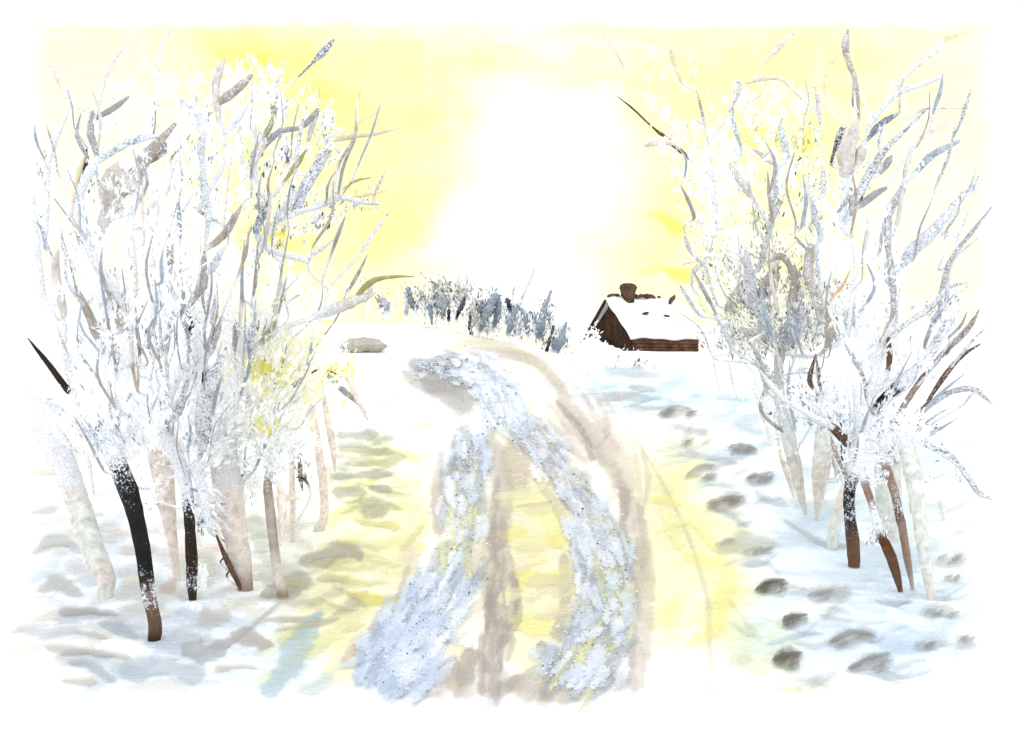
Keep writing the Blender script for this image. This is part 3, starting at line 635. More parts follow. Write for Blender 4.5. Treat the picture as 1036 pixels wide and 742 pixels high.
# --- left: tree with the thick near-black trunk
tree('frosted_tree', 'frost covered tree with the thick leaning near-black trunk, nearest on the left', 'tree', (156,650),
 [(156,648,13,'dk',.12),(157,632,14,'br',.1),(151,604,14,'br',.45),(148,585,16,'bk',.3),(145,560,16,'bk',.12),(139,530,17,'bk',.12),(131,500,20,'bk',.25),(121,475,21,'bk',.45),(113,455,18,'bd',.75),(108,425,14,'bl',1.0),(104,390,12,'wh',1.1),(100,350,10,'wh',1.1)],
 [([(95,444,8),(77,430,8),(56,413,8),(30,401,7)],'bb',.62), ([(68,394,7),(47,366,6),(28,342,2)],'dk',.05), ([(77,405,6),(67,366,6),(64,348,4)],'dk',.65),
  ([(98,339,9),(89,316,9),(76,289,8)],'ta',.3), ([(110,337,4),(97,338,8),(90,332,4)],'bk',.5), ([(64,313,8),(56,274,9),(59,253,6)],'tl',.3),
  ([(44,302,7),(39,268,8),(36,236,7),(34,200,5)],'or',.62), ([(122,332,8),(114,298,8),(102,267,5)],'ta',.36), ([(130,313,5),(116,277,4)],'pk',.5),
  ([(131,320,7),(118,298,8),(102,274,9),(92,256,9),(85,233,9),(80,205,9),(83,190,9),(92,172,9),(104,154,8)],'bg',.72), ([(79,233,2),(55,201,3)],'gr',.3),
  ([(47,232,5),(46,196,8),(49,166,6),(56,142,6),(73,104,4)],'bg',.68), ([(98,244,7),(104,227,12),(116,203,20),(124,180,26)],'tl',.36),
  ([(118,190,16),(132,186,20),(145,163,15),(160,145,10),(178,125,7)],'ta',.36), ([(122,165,12),(113,182,22),(112,202,22)],'tl',.18), ([(140,200,8),(130,185,16),(118,175,12)],'tl',.36),
  ([(98,156,6),(91,133,8),(94,113,7)],'gr',.34), ([(100,118,5),(115,110,7),(130,98,6)],'gr',.25), ([(104,160,7),(127,146,8),(148,139,7),(162,138,3)],'bg',.5),
  ([(98,113,3),(110,71,4),(133,37,4)],'be',.55), ([(89,113,3),(71,104,3),(59,80,6),(37,50,2)],'be',.45), ([(154,116,3),(160,98,3),(162,53,3),(176,25,3)],'be',.6),
  ([(88,150,3),(86,175,5)],'br',.3), ([(74,200,4),(80,175,5),(86,158,4)],'be',.3), ([(140,170,4),(165,155,6),(165,140,4)],'bb',.4), ([(118,458,3),(124,440,12),(117,400,8)],'bl',.9)],
 [(108,410,62,60,0,2600,'w',5),(85,330,60,60,0,1500,'w',5),(130,270,65,60,0,1500,'w',5),(90,215,60,50,0,500,'w',4.5),(150,210,50,50,0,700,'w',5),
  (150,120,55,55,0,420,'w',4.5),(115,440,40,18,0,500,'b',4),(60,400,30,30,0,300,'w',4),(150,352,18,10,0,120,'g',3.5),(84,215,12,50,8,260,'b',3.5),(45,200,9,60,0,160,'b',3.2),(140,320,60,50,0,700,'b',4)],
 GL, depth=.7, fan=(30,90,190,330,24), fans=[(50,230,170,430,26)])
# --- left: second, slimmer brown trunk
tree('frosted_tree', 'tall frosted tree with a slim dark brown trunk and white snow lumps near its foot', 'tree', (195,608),
 [(195,606,8,'dk',.1),(194,590,11,'dk',.4),(194,566,12,'dk',.2),(192,533,11,'dk',.2),(190,505,12,'dk',.5),(187,488,14,'bg',.75),(178,460,15,'bg',.75),(166,432,13,'bg',.8),(172,400,10,'wh',1.1),(185,370,9,'wh',1.1)],
 [([(204,458,6),(206,440,15),(206,415,17),(214,385,15),(225,360,12)],'bd',.52), ([(180,418,9),(186,400,8),(190,384,7)],'bb',.5), ([(193,342,6),(189,325,11),(184,304,8),(182,271,3)],'gr',.34),
  ([(194,335,6),(192,325,7),(190,318,4)],'dk',.1), ([(193,307,6),(204,290,11),(206,270,8),(207,253,4)],'ta',.36), ([(173,271,7),(172,252,8),(171,231,7)],'bd',.45),
  ([(209,238,4),(211,218,7),(207,192,8),(205,170,7),(203,150,8),(205,134,9),(200,116,8),(184,102,4)],'bg',.55), ([(219,224,3),(208,218,5),(196,210,3)],'bk',.5),
  ([(130,250,4),(148,215,6),(166,198,5),(185,165,5)],'bg',.72), ([(221,118,6),(218,90,8),(222,72,9),(227,60,6)],'tl',.34), ([(222,104,7),(238,92,10),(255,76,8)],'ta',.36),
  ([(213,190,6),(224,170,6),(228,148,5)],'bg',.65), ([(216,247,6),(228,236,8),(238,220,7),(245,207,3)],'ta',.3), ([(215,271,9),(222,258,7),(228,248,4)],'bg',.5),
  ([(228,133,5),(238,122,8),(250,108,8)],'bg',.65), ([(213,354,9),(220,335,7),(225,318,3)],'gr',.4), ([(205,385,3),(208,376,8),(206,395,4)],'dk',.05),
  ([(158,215,3),(155,240,4)],'pk',.4), ([(175,157,3),(185,146,4),(193,136,3)],'ol',.2), ([(213,540,10),(206,505,12),(198,470,12)],'bl',.9,1), ([(206,360,10),(200,345,9),(198,330,6)],'bg',.7)],
 [(200,420,50,55,0,1700,'w',5),(185,340,55,60,0,1400,'w',5),(195,260,45,60,0,700,'w',5),(205,180,45,60,0,600,'w',4.5),(215,110,50,50,0,450,'w',4.5),
  (207,505,14,50,-12,520,'b',4),(200,345,14,50,5,350,'b',4),(203,590,6,18,0,170,'w',5),(150,490,26,30,0,150,'b',3.6),(208,150,22,60,0,300,'b',3.6),(180,440,40,14,20,300,'b',4)],
 GL, depth=.6, fan=(150,80,270,330,20), fans=[(150,230,260,430,26)])
# --- left: wide pinkish brown trunk
tree('frosted_tree', 'frosted tree with the widest pinkish brown trunk, its crown reaching over the yellow sky', 'tree', (246,598),
 [(248,596,16,'bb',.1),(244,570,22,'tl',.1),(236,530,27,'pk',.2),(230,490,31,'pk',.45),(226,455,28,'pk',.55),(232,420,18,'pk',.75),(240,380,12,'wh',1.1),(246,340,10,'wh',1.1)],
 [([(219,542,5),(231,570,6),(246,600,3)],'br',.1), ([(224,566,2),(236,556,3),(242,552,2)],'br',.1), ([(230,580,2),(240,570,2)],'br',.1), ([(253,345,5),(258,335,7),(262,325,4)],'bd',.45), ([(268,343,6),(275,333,6),(279,325,4)],'ol',.3),
  ([(259,233,6),(265,220,9),(272,203,6)],'bd',.4), ([(258,176,5),(259,155,6),(258,127,6)],'bg',.6), ([(268,148,5),(283,133,6),(305,129,6),(318,116,6),(321,110,4)],'gr',.3),
  ([(268,137,7),(276,122,6),(281,95,4)],'ol',.4), ([(279,85,4),(290,62,3)],'be',.5), ([(301,212,9),(308,190,11),(322,168,11),(331,150,7),(333,136,4)],'bd',.5),
  ([(292,178,4),(301,165,6),(310,152,4)],'ol',.25), ([(291,162,4),(292,150,3)],'bd',.3), ([(312,142,4),(316,128,6),(321,114,4)],'tl',.4), ([(305,75,2),(316,64,3),(327,53,8),(338,40,6)],'bd',.4),
  ([(364,95,2),(373,77,3)],'be',.3), ([(340,140,7),(366,137,5),(385,134,4),(404,130,2)],'be',.35), ([(363,124,2),(384,113,3)],'be',.4), ([(330,206,7),(345,200,6),(363,204,6),(384,207,6)],'tl',.5), ([(348,195,2),(357,184,3),(375,180,2)],'ol',.3),
  ([(355,200,3),(375,196,4),(393,193,2)],'be',.2), ([(339,284,3),(363,259,3),(378,236,4),(394,215,2)],'ta',.6), ([(313,262,3),(325,252,5),(337,243,3)],'gr',.55), ([(363,297,5),(378,284,6),(400,280,3),(419,280,2)],'ol',.2),
  ([(345,310,12),(365,302,10),(380,296,5)],'tl',.4), ([(278,420,5),(280,405,7),(279,390,4)],'bb',.5), ([(290,208,7),(300,195,8),(280,225,6)],'bg',.5), ([(240,440,8),(252,415,9),(250,395,7)],'tl',.6)],
 [(255,300,55,55,0,1500,'w',5),(262,390,55,50,0,1300,'w',5),(300,330,45,50,0,800,'w',5),(280,225,30,28,-30,420,'g',3.6),(268,238,26,10,0,160,'y',3.6),(290,130,60,40,0,380,'w',4),
  (260,90,34,34,0,380,'w',4.5),(310,190,40,50,-30,420,'b',4),(255,345,30,24,0,260,'g',3.6),(270,335,60,60,0,1100,'p',4.5),(300,390,50,40,0,700,'p',4.2),(270,371,38,6,-4,300,'y',4.2),(245,450,34,60,-8,500,'b',4),(285,372,60,40,0,900,'p',4.2),(262,150,34,60,0,420,'b',3.6),(340,205,40,10,0,120,'g',3.2),(330,145,14,20,0,120,'g',3),(240,470,20,50,-8,400,'w',4.5)],
 GL, depth=.7, fan=(240,70,395,330,28), fans=[(230,260,330,430,22)])
tree('frosted_tree', 'pale beige grey trunk leaning at the far left edge, wide and faint', 'tree', (108,606),
 [(106,602,16,'gn',.1),(107,585,20,'tl',.1),(96,560,24,'gn',.15),(84,525,25,'gn',.2),(72,490,26,'pk',.5),(58,455,28,'pk',.55),(44,430,24,'pk',.7),(36,408,12,'wh',1.0)],
 [([(95,500,4),(90,470,5),(84,455,4)],'pk',.6,1)], [(45,400,25,30,0,260,'w',4.5),(70,350,30,40,0,200,'w',4.5)], GL, depth=.4)
tree('frosted_tree', 'faint pinkish tapering trunk standing between the near-black and the slim brown trunk', 'tree', (178,588),
 [(179,585,7,'pk',.1),(176,560,9,'pk',.1),(171,525,15,'pk',.15),(166,490,22,'pk',.2),(161,455,26,'pk',.35),(157,430,20,'pk',.7),(158,400,10,'wh',1.1)],
 [([(137,462,5),(140,440,6),(138,425,4)],'pk',.4,1)], [(150,405,30,30,0,400,'w',4.5)], GL, depth=.4)
tree('young_tree', 'slender twin stemmed taupe tree with frosted white top, its foot in a grey hollow', 'tree', (286,606),
 [(286,602,12,'bb',.1),(282,585,10,'tl',.1),(277,550,10,'ta',.1),(273,515,10,'ta',.15),(271,488,9,'bb',.4),(276,460,7,'bl',.8),(280,430,6,'wh',1.0)],
 [([(284,552,5),(286,520,8),(283,492,6)],'pk',.1,1), ([(279,440,3),(279,425,4),(280,405,3)],'br',.6)],
 [(278,440,34,26,0,800,'w',4.4),(278,462,14,20,0,200,'b',3.5),(275,432,26,4,-2,160,'y',3.4)], GL, depth=.35)
tree('young_tree', 'thin short taupe stem with dark spotted top, right of the twin stemmed tree', 'tree', (296,549),
 [(296,546,4,'tl',.1),(296,510,6,'pk',.15),(295,475,6,'pk',.2),(296,455,5,'bl',.8),(300,430,4,'wh',1.)],
 [([(306,496,4),(304,482,5),(303,465,3)],'br',.4,1), ([(300,483,3),(309,486,3)],'br',.3)], [(303,450,16,24,0,320,'w',4),(304,472,8,14,0,90,'g',3)], GL, depth=.3)
tree('young_tree', 'pinkish taupe stem with curled foot and yellow tinted top nearest the road', 'tree', (326,538),
 [(322,537,11,'tl',.1),(328,522,9,'pk',.1),(327,489,9,'pk',.15),(321,450,9,'pk',.15),(314,415,9,'pk',.2),(306,382,6,'pk',.3),(312,350,4,'wh',.9)],
 [([(339,477,4),(336,447,7),(330,418,6),(326,392,4)],'pk',.15,1), ([(314,378,2),(325,374,3),(342,379,2)],'br',.2), ([(371,418,2),(358,404,5),(345,393,7),(332,380,5),(318,368,2)],'gr',.35,1), ([(372,425,3),(362,405,5),(352,385,4)],'pk',.2,1)],
 [(325,350,30,24,0,260,'w',4),(330,372,16,8,20,120,'y',3.6),(352,388,6,16,0,70,'y',3.4)], GL, depth=.3)

# --- right: dark forked tree
tree('frosted_tree', 'frosted tree with short black brown trunk and long branches fanning to the right edge', 'tree', (863,575),
 [(864,571,12,'br',.1),(863,550,14,'br',.15),(860,525,12,'dk',.35),(859,505,12,'bk',.35),(861,488,13,'bk',.4),(867,470,22,'bg',.85),(873,450,24,'bg',.88),(880,430,18,'bl',.9),(888,412,12,'dk',.3),(903,397,13,'dk',.3),(916,384,13,'bg',.6),(930,370,8,'bd',.5)],
 [([(857,448,9),(849,440,10),(843,433,9),(836,428,6)],'br',.2), ([(836,429,7),(825,424,8),(810,414,6),(795,406,5),(780,390,5),(769,375,3)],'bg',.75), ([(856,484,3),(852,474,4),(843,452,4),(840,440,2)],'bb',.4),
  ([(868,440,9),(867,415,9),(863,380,8)],'bg',.65), ([(884,420,3),(878,405,5),(873,380,4),(863,362,5),(846,330,4)],'gr',.4), ([(899,372,5),(900,358,7),(899,342,7)],'br',.2),
  ([(905,325,6),(904,300,7),(902,277,8),(899,255,6),(898,237,7),(900,215,8),(911,195,8),(917,184,5)],'gr',.42), ([(896,345,12),(900,335,8)],'bd',.6),
  ([(912,415,6),(932,384,6),(955,357,6),(979,333,6),(991,313,2)],'bb',.35), ([(935,413,4),(949,390,5),(970,363,5),(992,348,2)],'br',.3), ([(913,432,5),(940,410,7),(964,396,6),(985,394,6),(996,402,4),(1004,409,3)],'gr',.4),
  ([(903,432,7),(926,442,7),(943,453,6),(961,459,5),(979,483,6),(990,498,6),(1003,505,5)],'bd',.5,1), ([(946,456,3),(965,468,3),(985,490,3)],'bb',.6,1), ([(940,360,10),(950,342,11),(960,326,9),(970,314,4)],'bd',.55),
  ([(902,342,4),(914,330,5),(943,310,6),(960,291,5),(979,286,4)],'gr',.5), ([(951,319,3),(952,298,5),(961,265,5),(985,233,4),(1003,210,3)],'gr',.4), ([(910,270,8),(925,252,13),(940,238,12),(958,219,9),(973,200,8),(985,190,5),(991,175,3)],'bg',.5),
  ([(840,304,2),(852,290,3),(860,274,3)],'or',.3), ([(858,219,7),(869,196,9),(883,170,9),(897,150,6),(915,133,4),(930,118,3),(945,104,2)],'bd',.5), ([(872,207,6),(885,197,8),(897,190,7)],'gr',.25), ([(890,175,5),(898,165,8),(902,158,6)],'gr',.34),
  ([(929,172,6),(940,160,8),(952,152,6),(970,143,8)],'bg',.35), ([(914,163,4),(925,148,5),(938,136,4),(964,122,2)],'pk',.45), ([(878,141,4),(887,130,8),(897,122,7),(911,114,2)],'bd',.35),
  ([(878,130,4),(890,113,6),(908,95,5),(929,87,6),(951,79,8)],'ta',.6), ([(908,89,4),(918,75,5),(929,65,6),(948,53,4)],'ta',.55), ([(958,39,5),(979,33,5)],'be',.2), ([(855,175,14),(857,152,19),(862,138,16),(867,122,11)],'tl',.34), ([(868,165,8),(872,153,11),(870,148,7)],'tl',.34),
  ([(841,165,3),(846,148,5),(850,136,8),(854,128,7)],'dk',.42), ([(851,225,6),(856,193,7),(863,172,5)],'bg',.6), ([(869,119,3),(866,83,5),(859,65,6),(855,47,8),(858,30,5)],'ta',.4), ([(834,86,2),(840,66,3),(852,50,4)],'be',.2),
  ([(847,215,4),(860,200,7),(862,218,6)],'gr',.4), ([(945,310,3),(950,300,4)],'ta',.4), ([(920,120,2),(938,110,3),(980,110,2)],'be',.5), ([(900,445,10),(885,435,10)],'bg',.85), ([(880,395,8),(890,360,6),(885,340,4)],'bl',.8), ([(862,300,6),(865,270,5),(862,240,5)],'bl',.85)],
 [(868,455,22,32,0,700,'b',4),(882,320,36,40,0,1300,'w',5),(890,385,26,30,0,600,'w',4.4),(820,410,44,18,30,420,'b',3.8),(905,430,34,14,0,380,'b',3.8),(900,270,30,60,0,260,'w',4.2),(930,350,34,60,45,500,'w',4),
  (930,220,40,60,35,320,'w',4),(860,190,22,60,0,320,'b',3.4),(895,300,14,30,0,160,'b',3.4),(960,470,30,30,40,160,'b',3.2),(900,120,40,40,0,160,'w',3.6),(950,320,22,30,40,220,'b',3.2),(925,440,12,10,0,120,'w',4)],
 GR, depth=.7, fan=(850,60,1000,400,28), fans=[(850,280,980,430,16)])
tree('frosted_tree', 'leaning brown trunk with a frosted notch, directly right of the short black brown trunk', 'tree', (911,600),
 [(911,598,5,'br',.15),(903,568,11,'br',.12),(893,544,10,'br',.25),(887,528,9,'bg',.75),(882,510,8,'bb',.4),(876,492,8,'bb',.25),(872,475,7,'bl',.8),(872,440,6,'wh',1.)],
 [], [(888,536,10,10,0,90,'b',3.2),(885,470,14,20,0,200,'w',3.8)], GR, depth=.3)
tree('frosted_tree', 'long curved brown stem between the leaning brown trunk and the pale green grey one', 'tree', (924,598),
 [(923,594,4,'ta',.15),(918,566,8,'bb',.15),(913,535,9,'bb',.15),(909,518,9,'br',.4),(905,498,9,'bb',.3),(897,475,9,'bb',.25),(892,455,7,'bl',.8),(897,425,6,'wh',1.)],
 [], [(896,455,16,24,0,220,'b',3.8)], GR, depth=.3)
tree('frosted_tree', 'pale green grey trunk at the right edge, tapering to a thin brown foot', 'tree', (941,608),
 [(941,604,6,'tl',.1),(938,580,11,'gn',.1),(933,550,13,'gn',.1),(929,515,15,'gn',.1),(924,480,19,'gn',.12),(918,455,18,'gn',.4),(915,430,9,'wh',1.)],
 [([(921,520,4),(922,490,5),(922,468,4)],'pk',.1,1)], [(918,435,22,18,0,260,'w',4)], GR, depth=.3)
tree('frosted_tree', 'wide faint grey green trunk half hidden behind the brown stems on the right', 'tree', (902,548),
 [(903,545,14,'gn',.1),(900,510,26,'gn',.1),(898,480,28,'gn',.1),(900,450,24,'gn',.3),(905,420,12,'wh',1.)],
 [], [(905,420,20,20,0,160,'w',4)], GR, depth=.3)
tree('frosted_tree', 'pale grey brown wedge shaped trunk left of the short black brown trunk', 'tree', (827,528),
 [(826,526,3,'tl',.1),(828,505,10,'tl',.1),(830,480,18,'tl',.1),(834,450,21,'gn',.15),(836,425,16,'gn',.5),(838,395,9,'wh',1.)],
 [([(850,480,12),(846,460,12),(842,445,8)],'gn',.2),([(822,392,4),(819,382,6),(825,360,4)],'br',.3),([(830,392,3),(828,375,4),(825,358,3)],'br',.4)], [(835,400,26,22,0,360,'b',3.8)], GR, depth=.3)
tree('young_tree', 'short pale leaning stem touching the left side of the short black brown trunk', 'tree', (843,556),
 [(842,553,11,'gn',.1),(846,525,12,'gn',.1),(852,500,8,'pk',.15),(856,482,6,'wh',.9)], [], [(856,478,8,8,0,60,'w',3.6)], GR, depth=.2)
# right: the hazy grey crowned tree behind, and its neighbours with hanging pale stems
tree('frosted_tree', 'dense grey crowned tree standing right of the snowy hut, its stem fading in white frost', 'tree', (812,522),
 [(815,520,3,'tl',.1),(810,500,9,'tl',.36),(804,470,14,'tl',.25),(797,440,15,'gn',.4),(790,410,12,'gn',.5),(788,380,10,'tl',.3),(790,355,11,'ta',.3),(800,335,14,'gr',.45),(810,315,12,'gr',.5)],
 [([(801,346,8),(780,340,9),(757,336,8),(736,331,4)],'gn',.6), ([(837,350,5),(839,330,9),(836,312,8)],'ta',.3), ([(831,320,10),(825,297,12),(818,277,10),(821,253,12),(824,250,6)],'ta',.4), ([(801,303,8),(805,283,9),(799,268,8),(789,259,7),(777,266,6)],'ta',.3),
  ([(768,318,9),(760,300,14),(758,285,11),(756,262,7),(754,250,4)],'bd',.55), ([(768,270,5),(778,235,7),(784,205,7),(785,168,5)],'gr',.45), ([(831,241,5),(826,222,8),(822,203,6)],'bd',.5), ([(818,255,2),(806,242,3),(800,237,2)],'gr',.34),
  ([(785,168,4),(775,160,6),(762,151,5)],'tl',.35), ([(762,202,5),(750,185,9),(738,166,7)],'tl',.4), ([(797,160,5),(792,142,9),(788,124,6)],'bg',.5), ([(824,222,6),(821,199,5),(818,175,4)],'bd',.55), ([(833,195,5),(833,180,6),(832,168,4)],'ta',.45),
  ([(830,130,2),(828,105,5),(824,88,4)],'ta',.5), ([(772,65,2),(789,47,6),(807,30,4)],'pk',.25), ([(690,154,4),(676,142,5),(658,127,2),(640,110,2),(625,98,1.5)],'br',.2), ([(680,145,5),(668,143,9),(652,147,9)],'pk',.2),
  ([(688,80,3),(681,60,5),(676,44,3)],'be',.3), ([(710,113,3),(705,92,3)],'ta',.4), ([(628,62,2),(610,35,2)],'be',.3), ([(724,222,6),(722,195,6),(720,169,5)],'gr',.6), ([(742,105,3),(748,90,6),(745,80,5)],'ta',.5), ([(755,85,4),(770,80,5),(790,80,4),(806,95,3)],'be',.45),
  ([(738,318,12),(745,300,12),(750,285,8)],'ta',.4), ([(795,345,16),(801,330,16),(808,312,14)],'gr',.4), ([(700,280,3),(715,262,3),(722,240,3)],'ol',.5), ([(700,275,2),(706,265,2),(690,268,2)],'be',.2), ([(850,345,7),(860,325,8),(855,310,7)],'bg',.6), ([(770,300,10),(778,280,8),(790,270,5)],'ta',.35)],
 [(790,330,50,28,0,900,'g',3.6),(765,290,30,40,10,700,'g',3.6),(800,270,40,40,0,420,'p',3.6),(720,320,36,24,0,300,'p',3.4),(830,310,34,40,0,900,'g',3.6),(800,240,44,44,0,420,'g',3.4),(845,330,28,20,0,380,'b',3.6),(730,200,34,60,0,700,'w',4),(700,160,40,40,20,420,'w',4),(760,160,50,40,0,500,'w',4),
  (770,110,45,30,0,420,'w',3.8),(840,250,30,60,0,700,'w',4),(840,290,26,40,0,380,'w',4),(722,250,26,50,0,420,'b',3.2),(725,290,30,40,0,300,'g',3),(800,390,50,34,0,700,'w',4),(795,400,44,30,30,380,'b',3.6),(790,138,32,6,18,170,'o',3.2),(690,110,40,40,0,200,'w',3.6),(810,165,26,40,0,300,'b',3.2),(800,450,24,50,-14,220,'w',3.6),(770,342,50,14,0,900,'g',3.2),(800,315,50,36,0,900,'g',3.2)],
 GR, depth=.9, fan=(680,70,850,330,26), fans=[(730,250,850,380,16)])
tree('young_tree', 'thin pinkish stem hanging from white frost at the left edge of the right-hand trees', 'tree', (781,452),
 [(780,450,2,'pk',.1),(775,430,4,'pk',.15),(768,405,7,'pk',.4),(765,380,6,'wh',1.)], [([(746,405,2),(740,380,3),(738,360,3)],'pk',.5,1),([(728,395,2),(722,365,3)],'pk',.6,1)], [(755,375,40,20,0,420,'w',3.6),(735,345,30,16,0,200,'b',3)], GR, depth=.4)
tree('young_tree', 'narrow pale pinkish stem just left of the tapering stem under the grey crown', 'tree', (803,504),
 [(803,502,3,'pk',.1),(797,482,5,'tl',.1),(790,462,4,'pk',.2),(786,440,4,'pk',.4),(784,415,4,'wh',1.)], [], [(784,412,16,16,0,120,'w',3.6)], GR, depth=.2)

# ------------------------------------------------------------------ far shrubs on the crest
def shrub(label, base, stems, blobs, Y=44., name='shrub', depth=.5):
    x = (base[0]-CX)/F*Y; z = CZ+(CY-base[1])/F*Y; g = float(height(x, Y))
    root = empty(name, (x, Y, g)); tag(root, label, 'shrub', 'far shrubs on the crest of the hill')
    bp = np.array([x, Y, g])
    for pts, pig, fr in stems:
        pts = [tuple(q) for q in pts]; pts.sort(key=lambda q: -q[1])
        d = Y+RS.randn()*.3
        q = pts[0]; gz = float(height((q[0]-CX)/F*d, d)); gy = CY-(gz-CZ)/d*F
        pg = [pig]*len(pts); ff = [fr]*len(pts)
        if q[1] < gy+2: pts = [(q[0]-1, gy+4, 2.2), (q[0], (gy+q[1])/2, 2.)]+pts; pg = ['wh', 'wh']+pg; ff = [1.15, 1.15]+ff
        P3 = np.array([unproj(a[0], a[1], d) for a in pts])
        tube('stem', root, bp, P3, [max(a[2], .8)*.5*d/F for a in pts], [PIG[g_] for g_ in pg], ff, ring=6, seed_amp=.22)
    flakes('frost', root, bp, blobs, Y, depth)
    return root
PIG['sh'] = lin('76828F'); PIG['sd'] = lin('454B56'); PIG['sm'] = lin('8C97A4')
shrub('leftmost dark shrub of the far row, upright with a yellow gap beside it', (416,320), [([(413,292,5),(415,303,7),(420,312,5)],'sh',.3),([(424,300,4),(430,305,4)],'sm',.35),([(411,318,4),(412,308,4)],'sm',.4)], [(420,303,12,9,0,220,'g',2.6)])
shrub('widest pale grey shrub of the far row with a soft rounded top', (450,322), [([(437,328,2),(436,318,4),(434,310,6)],'sh',.3),([(448,322,3),(449,312,6),(452,304,6)],'sh',.35),([(454,324,3),(454,314,5)],'sd',.2),([(462,322,3),(466,312,5),(470,302,4)],'sd',.25),([(442,300,5),(441,290,5)],'sm',.3)],
      [(448,298,26,12,0,700,'g',2.8),(452,310,18,9,0,300,'d',2.6),(466,294,14,8,0,200,'g',2.6),(430,315,14,14,0,150,'w',2.8)])
shrub('small black curved shrub stem standing alone below the far row', (477,340), [([(477,338,4),(475,330,3.6),(476,316,2.6)],'sd',.1)], [(480,318,8,12,0,120,'g',2.6)], Y=42)
shrub('dark leaning shrub in the middle of the far row, with a ragged peak', (494,338), [([(486,335,4),(490,322,6),(496,310,8),(502,298,6)],'sh',.35),([(500,330,4),(504,315,8),(503,300,6)],'sh',.3),([(484,318,4),(490,308,6)],'sm',.4)], [(494,316,16,18,0,520,'d',2.7),(486,320,14,14,0,300,'g',2.7)], Y=43)
shrub('arched blue grey shrub right of the ragged peaked one', (522,340), [([(514,338,4),(518,325,6),(522,312,5)],'sh',.35),([(534,338,4),(533,326,6),(529,315,6),(524,309,5)],'sh',.35),([(516,314,4),(513,303,5)],'sd',.3)], [(522,322,16,14,0,380,'b',2.8),(524,322,12,12,0,160,'d',2.5)], Y=42)
shrub('tall thin pale stems rising over the arched shrub', (526,312), [([(527,306,2.5),(533,292,2.5),(541,272,1.6)],'sm',.5),([(519,298,2),(521,290,2)],'ol',.5)], [(530,300,10,16,20,120,'w',2.8)], Y=45)
shrub('sharp pointed shrub right of the arched one', (546,345), [([(546,342,5),(547,328,9),(551,312,6),(558,294,2)],'sh',.35),([(541,328,4),(541,318,3)],'sm',.4)], [(549,325,9,20,15,300,'d',2.6),(540,312,14,12,0,120,'w',3)], Y=41)
shrub('low dark double shrub at the right end of the far row', (562,356), [([(553,356,3),(555,348,4),(560,330,3)],'sd',.25),([(562,355,7),(567,345,9),(570,336,5),(573,326,2)],'sh',.3)], [(565,343,10,14,15,280,'d',2.6),(575,340,16,16,0,160,'w',3)], Y=40)
shrub('faint frosted shrub just left of the snowy hut', (592,352), [([(590,350,3),(588,335,3),(585,318,2)],'bl',.7),([(582,330,2),(580,300,1.5)],'be',.6)], [(588,340,16,16,0,220,'w',2.8)], Y=50)
shrub('low yellow grey shrub left of the widest pale one, against yellow sky', (390,318), [([(392,315,5),(390,308,9),(385,302,6)],'gr',.4),([(372,300,4),(376,290,5)],'tl',.3)], [(390,310,10,6,0,160,'g',2.6),(376,292,12,7,0,120,'g',2.4)], Y=48)
shrub('grey blue frosted scrub in the snow below the hut', (636,385), [([(630,388,2),(628,378,2)],'bl',.6),([(650,386,2),(655,375,2)],'bl',.6)], [(638,376,26,9,0,420,'b',2.8),(630,366,18,6,0,140,'w',2.8)], Y=33)
shrub('light frosted scrub beside the right wall of the hut', (722,352), [([(722,352,3),(720,330,3),(716,310,2)],'bl',.8),([(730,350,3),(732,320,2)],'pk',.6)], [(722,328,16,24,0,300,'w',3),(726,335,12,18,0,100,'g',2.6)], Y=50)

# ------------------------------------------------------------------ flat grey boulder on the left crest
def blobmesh(name, parent, origin, c, r, mat, col, seed=0, sub=24):
    V, Fc = [], []; n, m = sub, sub//2; rr = np.random.RandomState(seed); ph = rr.rand(6)*6.28
    for j in range(m+1):
        for i in range(n):
            a = 6.283*i/n; b = math.pi*j/m-math.pi/2
            k = 1+.12*math.sin(3*a+ph[0]+2*b)+.08*math.sin(5*a+ph[1])+.06*math.sin(7*b+ph[2])
            V.append((c[0]-origin[0]+r[0]*k*math.cos(a)*math.cos(b), c[1]-origin[1]+r[1]*k*math.sin(a)*math.cos(b), c[2]-origin[2]+r[2]*k*math.sin(b)))
    for j in range(m):
        for i in range(n): Fc.append((j*n+i, j*n+(i+1) % n, (j+1)*n+(i+1) % n, (j+1)*n+i))
    return mesh_obj(name, V, Fc, mat, parent, True, cols=[col]*len(V), floats={'frost': [.22]*len(V)})
xb, Yb, zb = ground_at(367, 356)[0]
o = blobmesh('boulder', None, (0, 0, 0), (xb, Yb, zb+.006*Yb), (.024*Yb, .6, .0075*Yb), MB, lin('A8A499'), 3)
tag(o, 'flat grey boulder lying on the snowy crest left of the road', 'boulder')

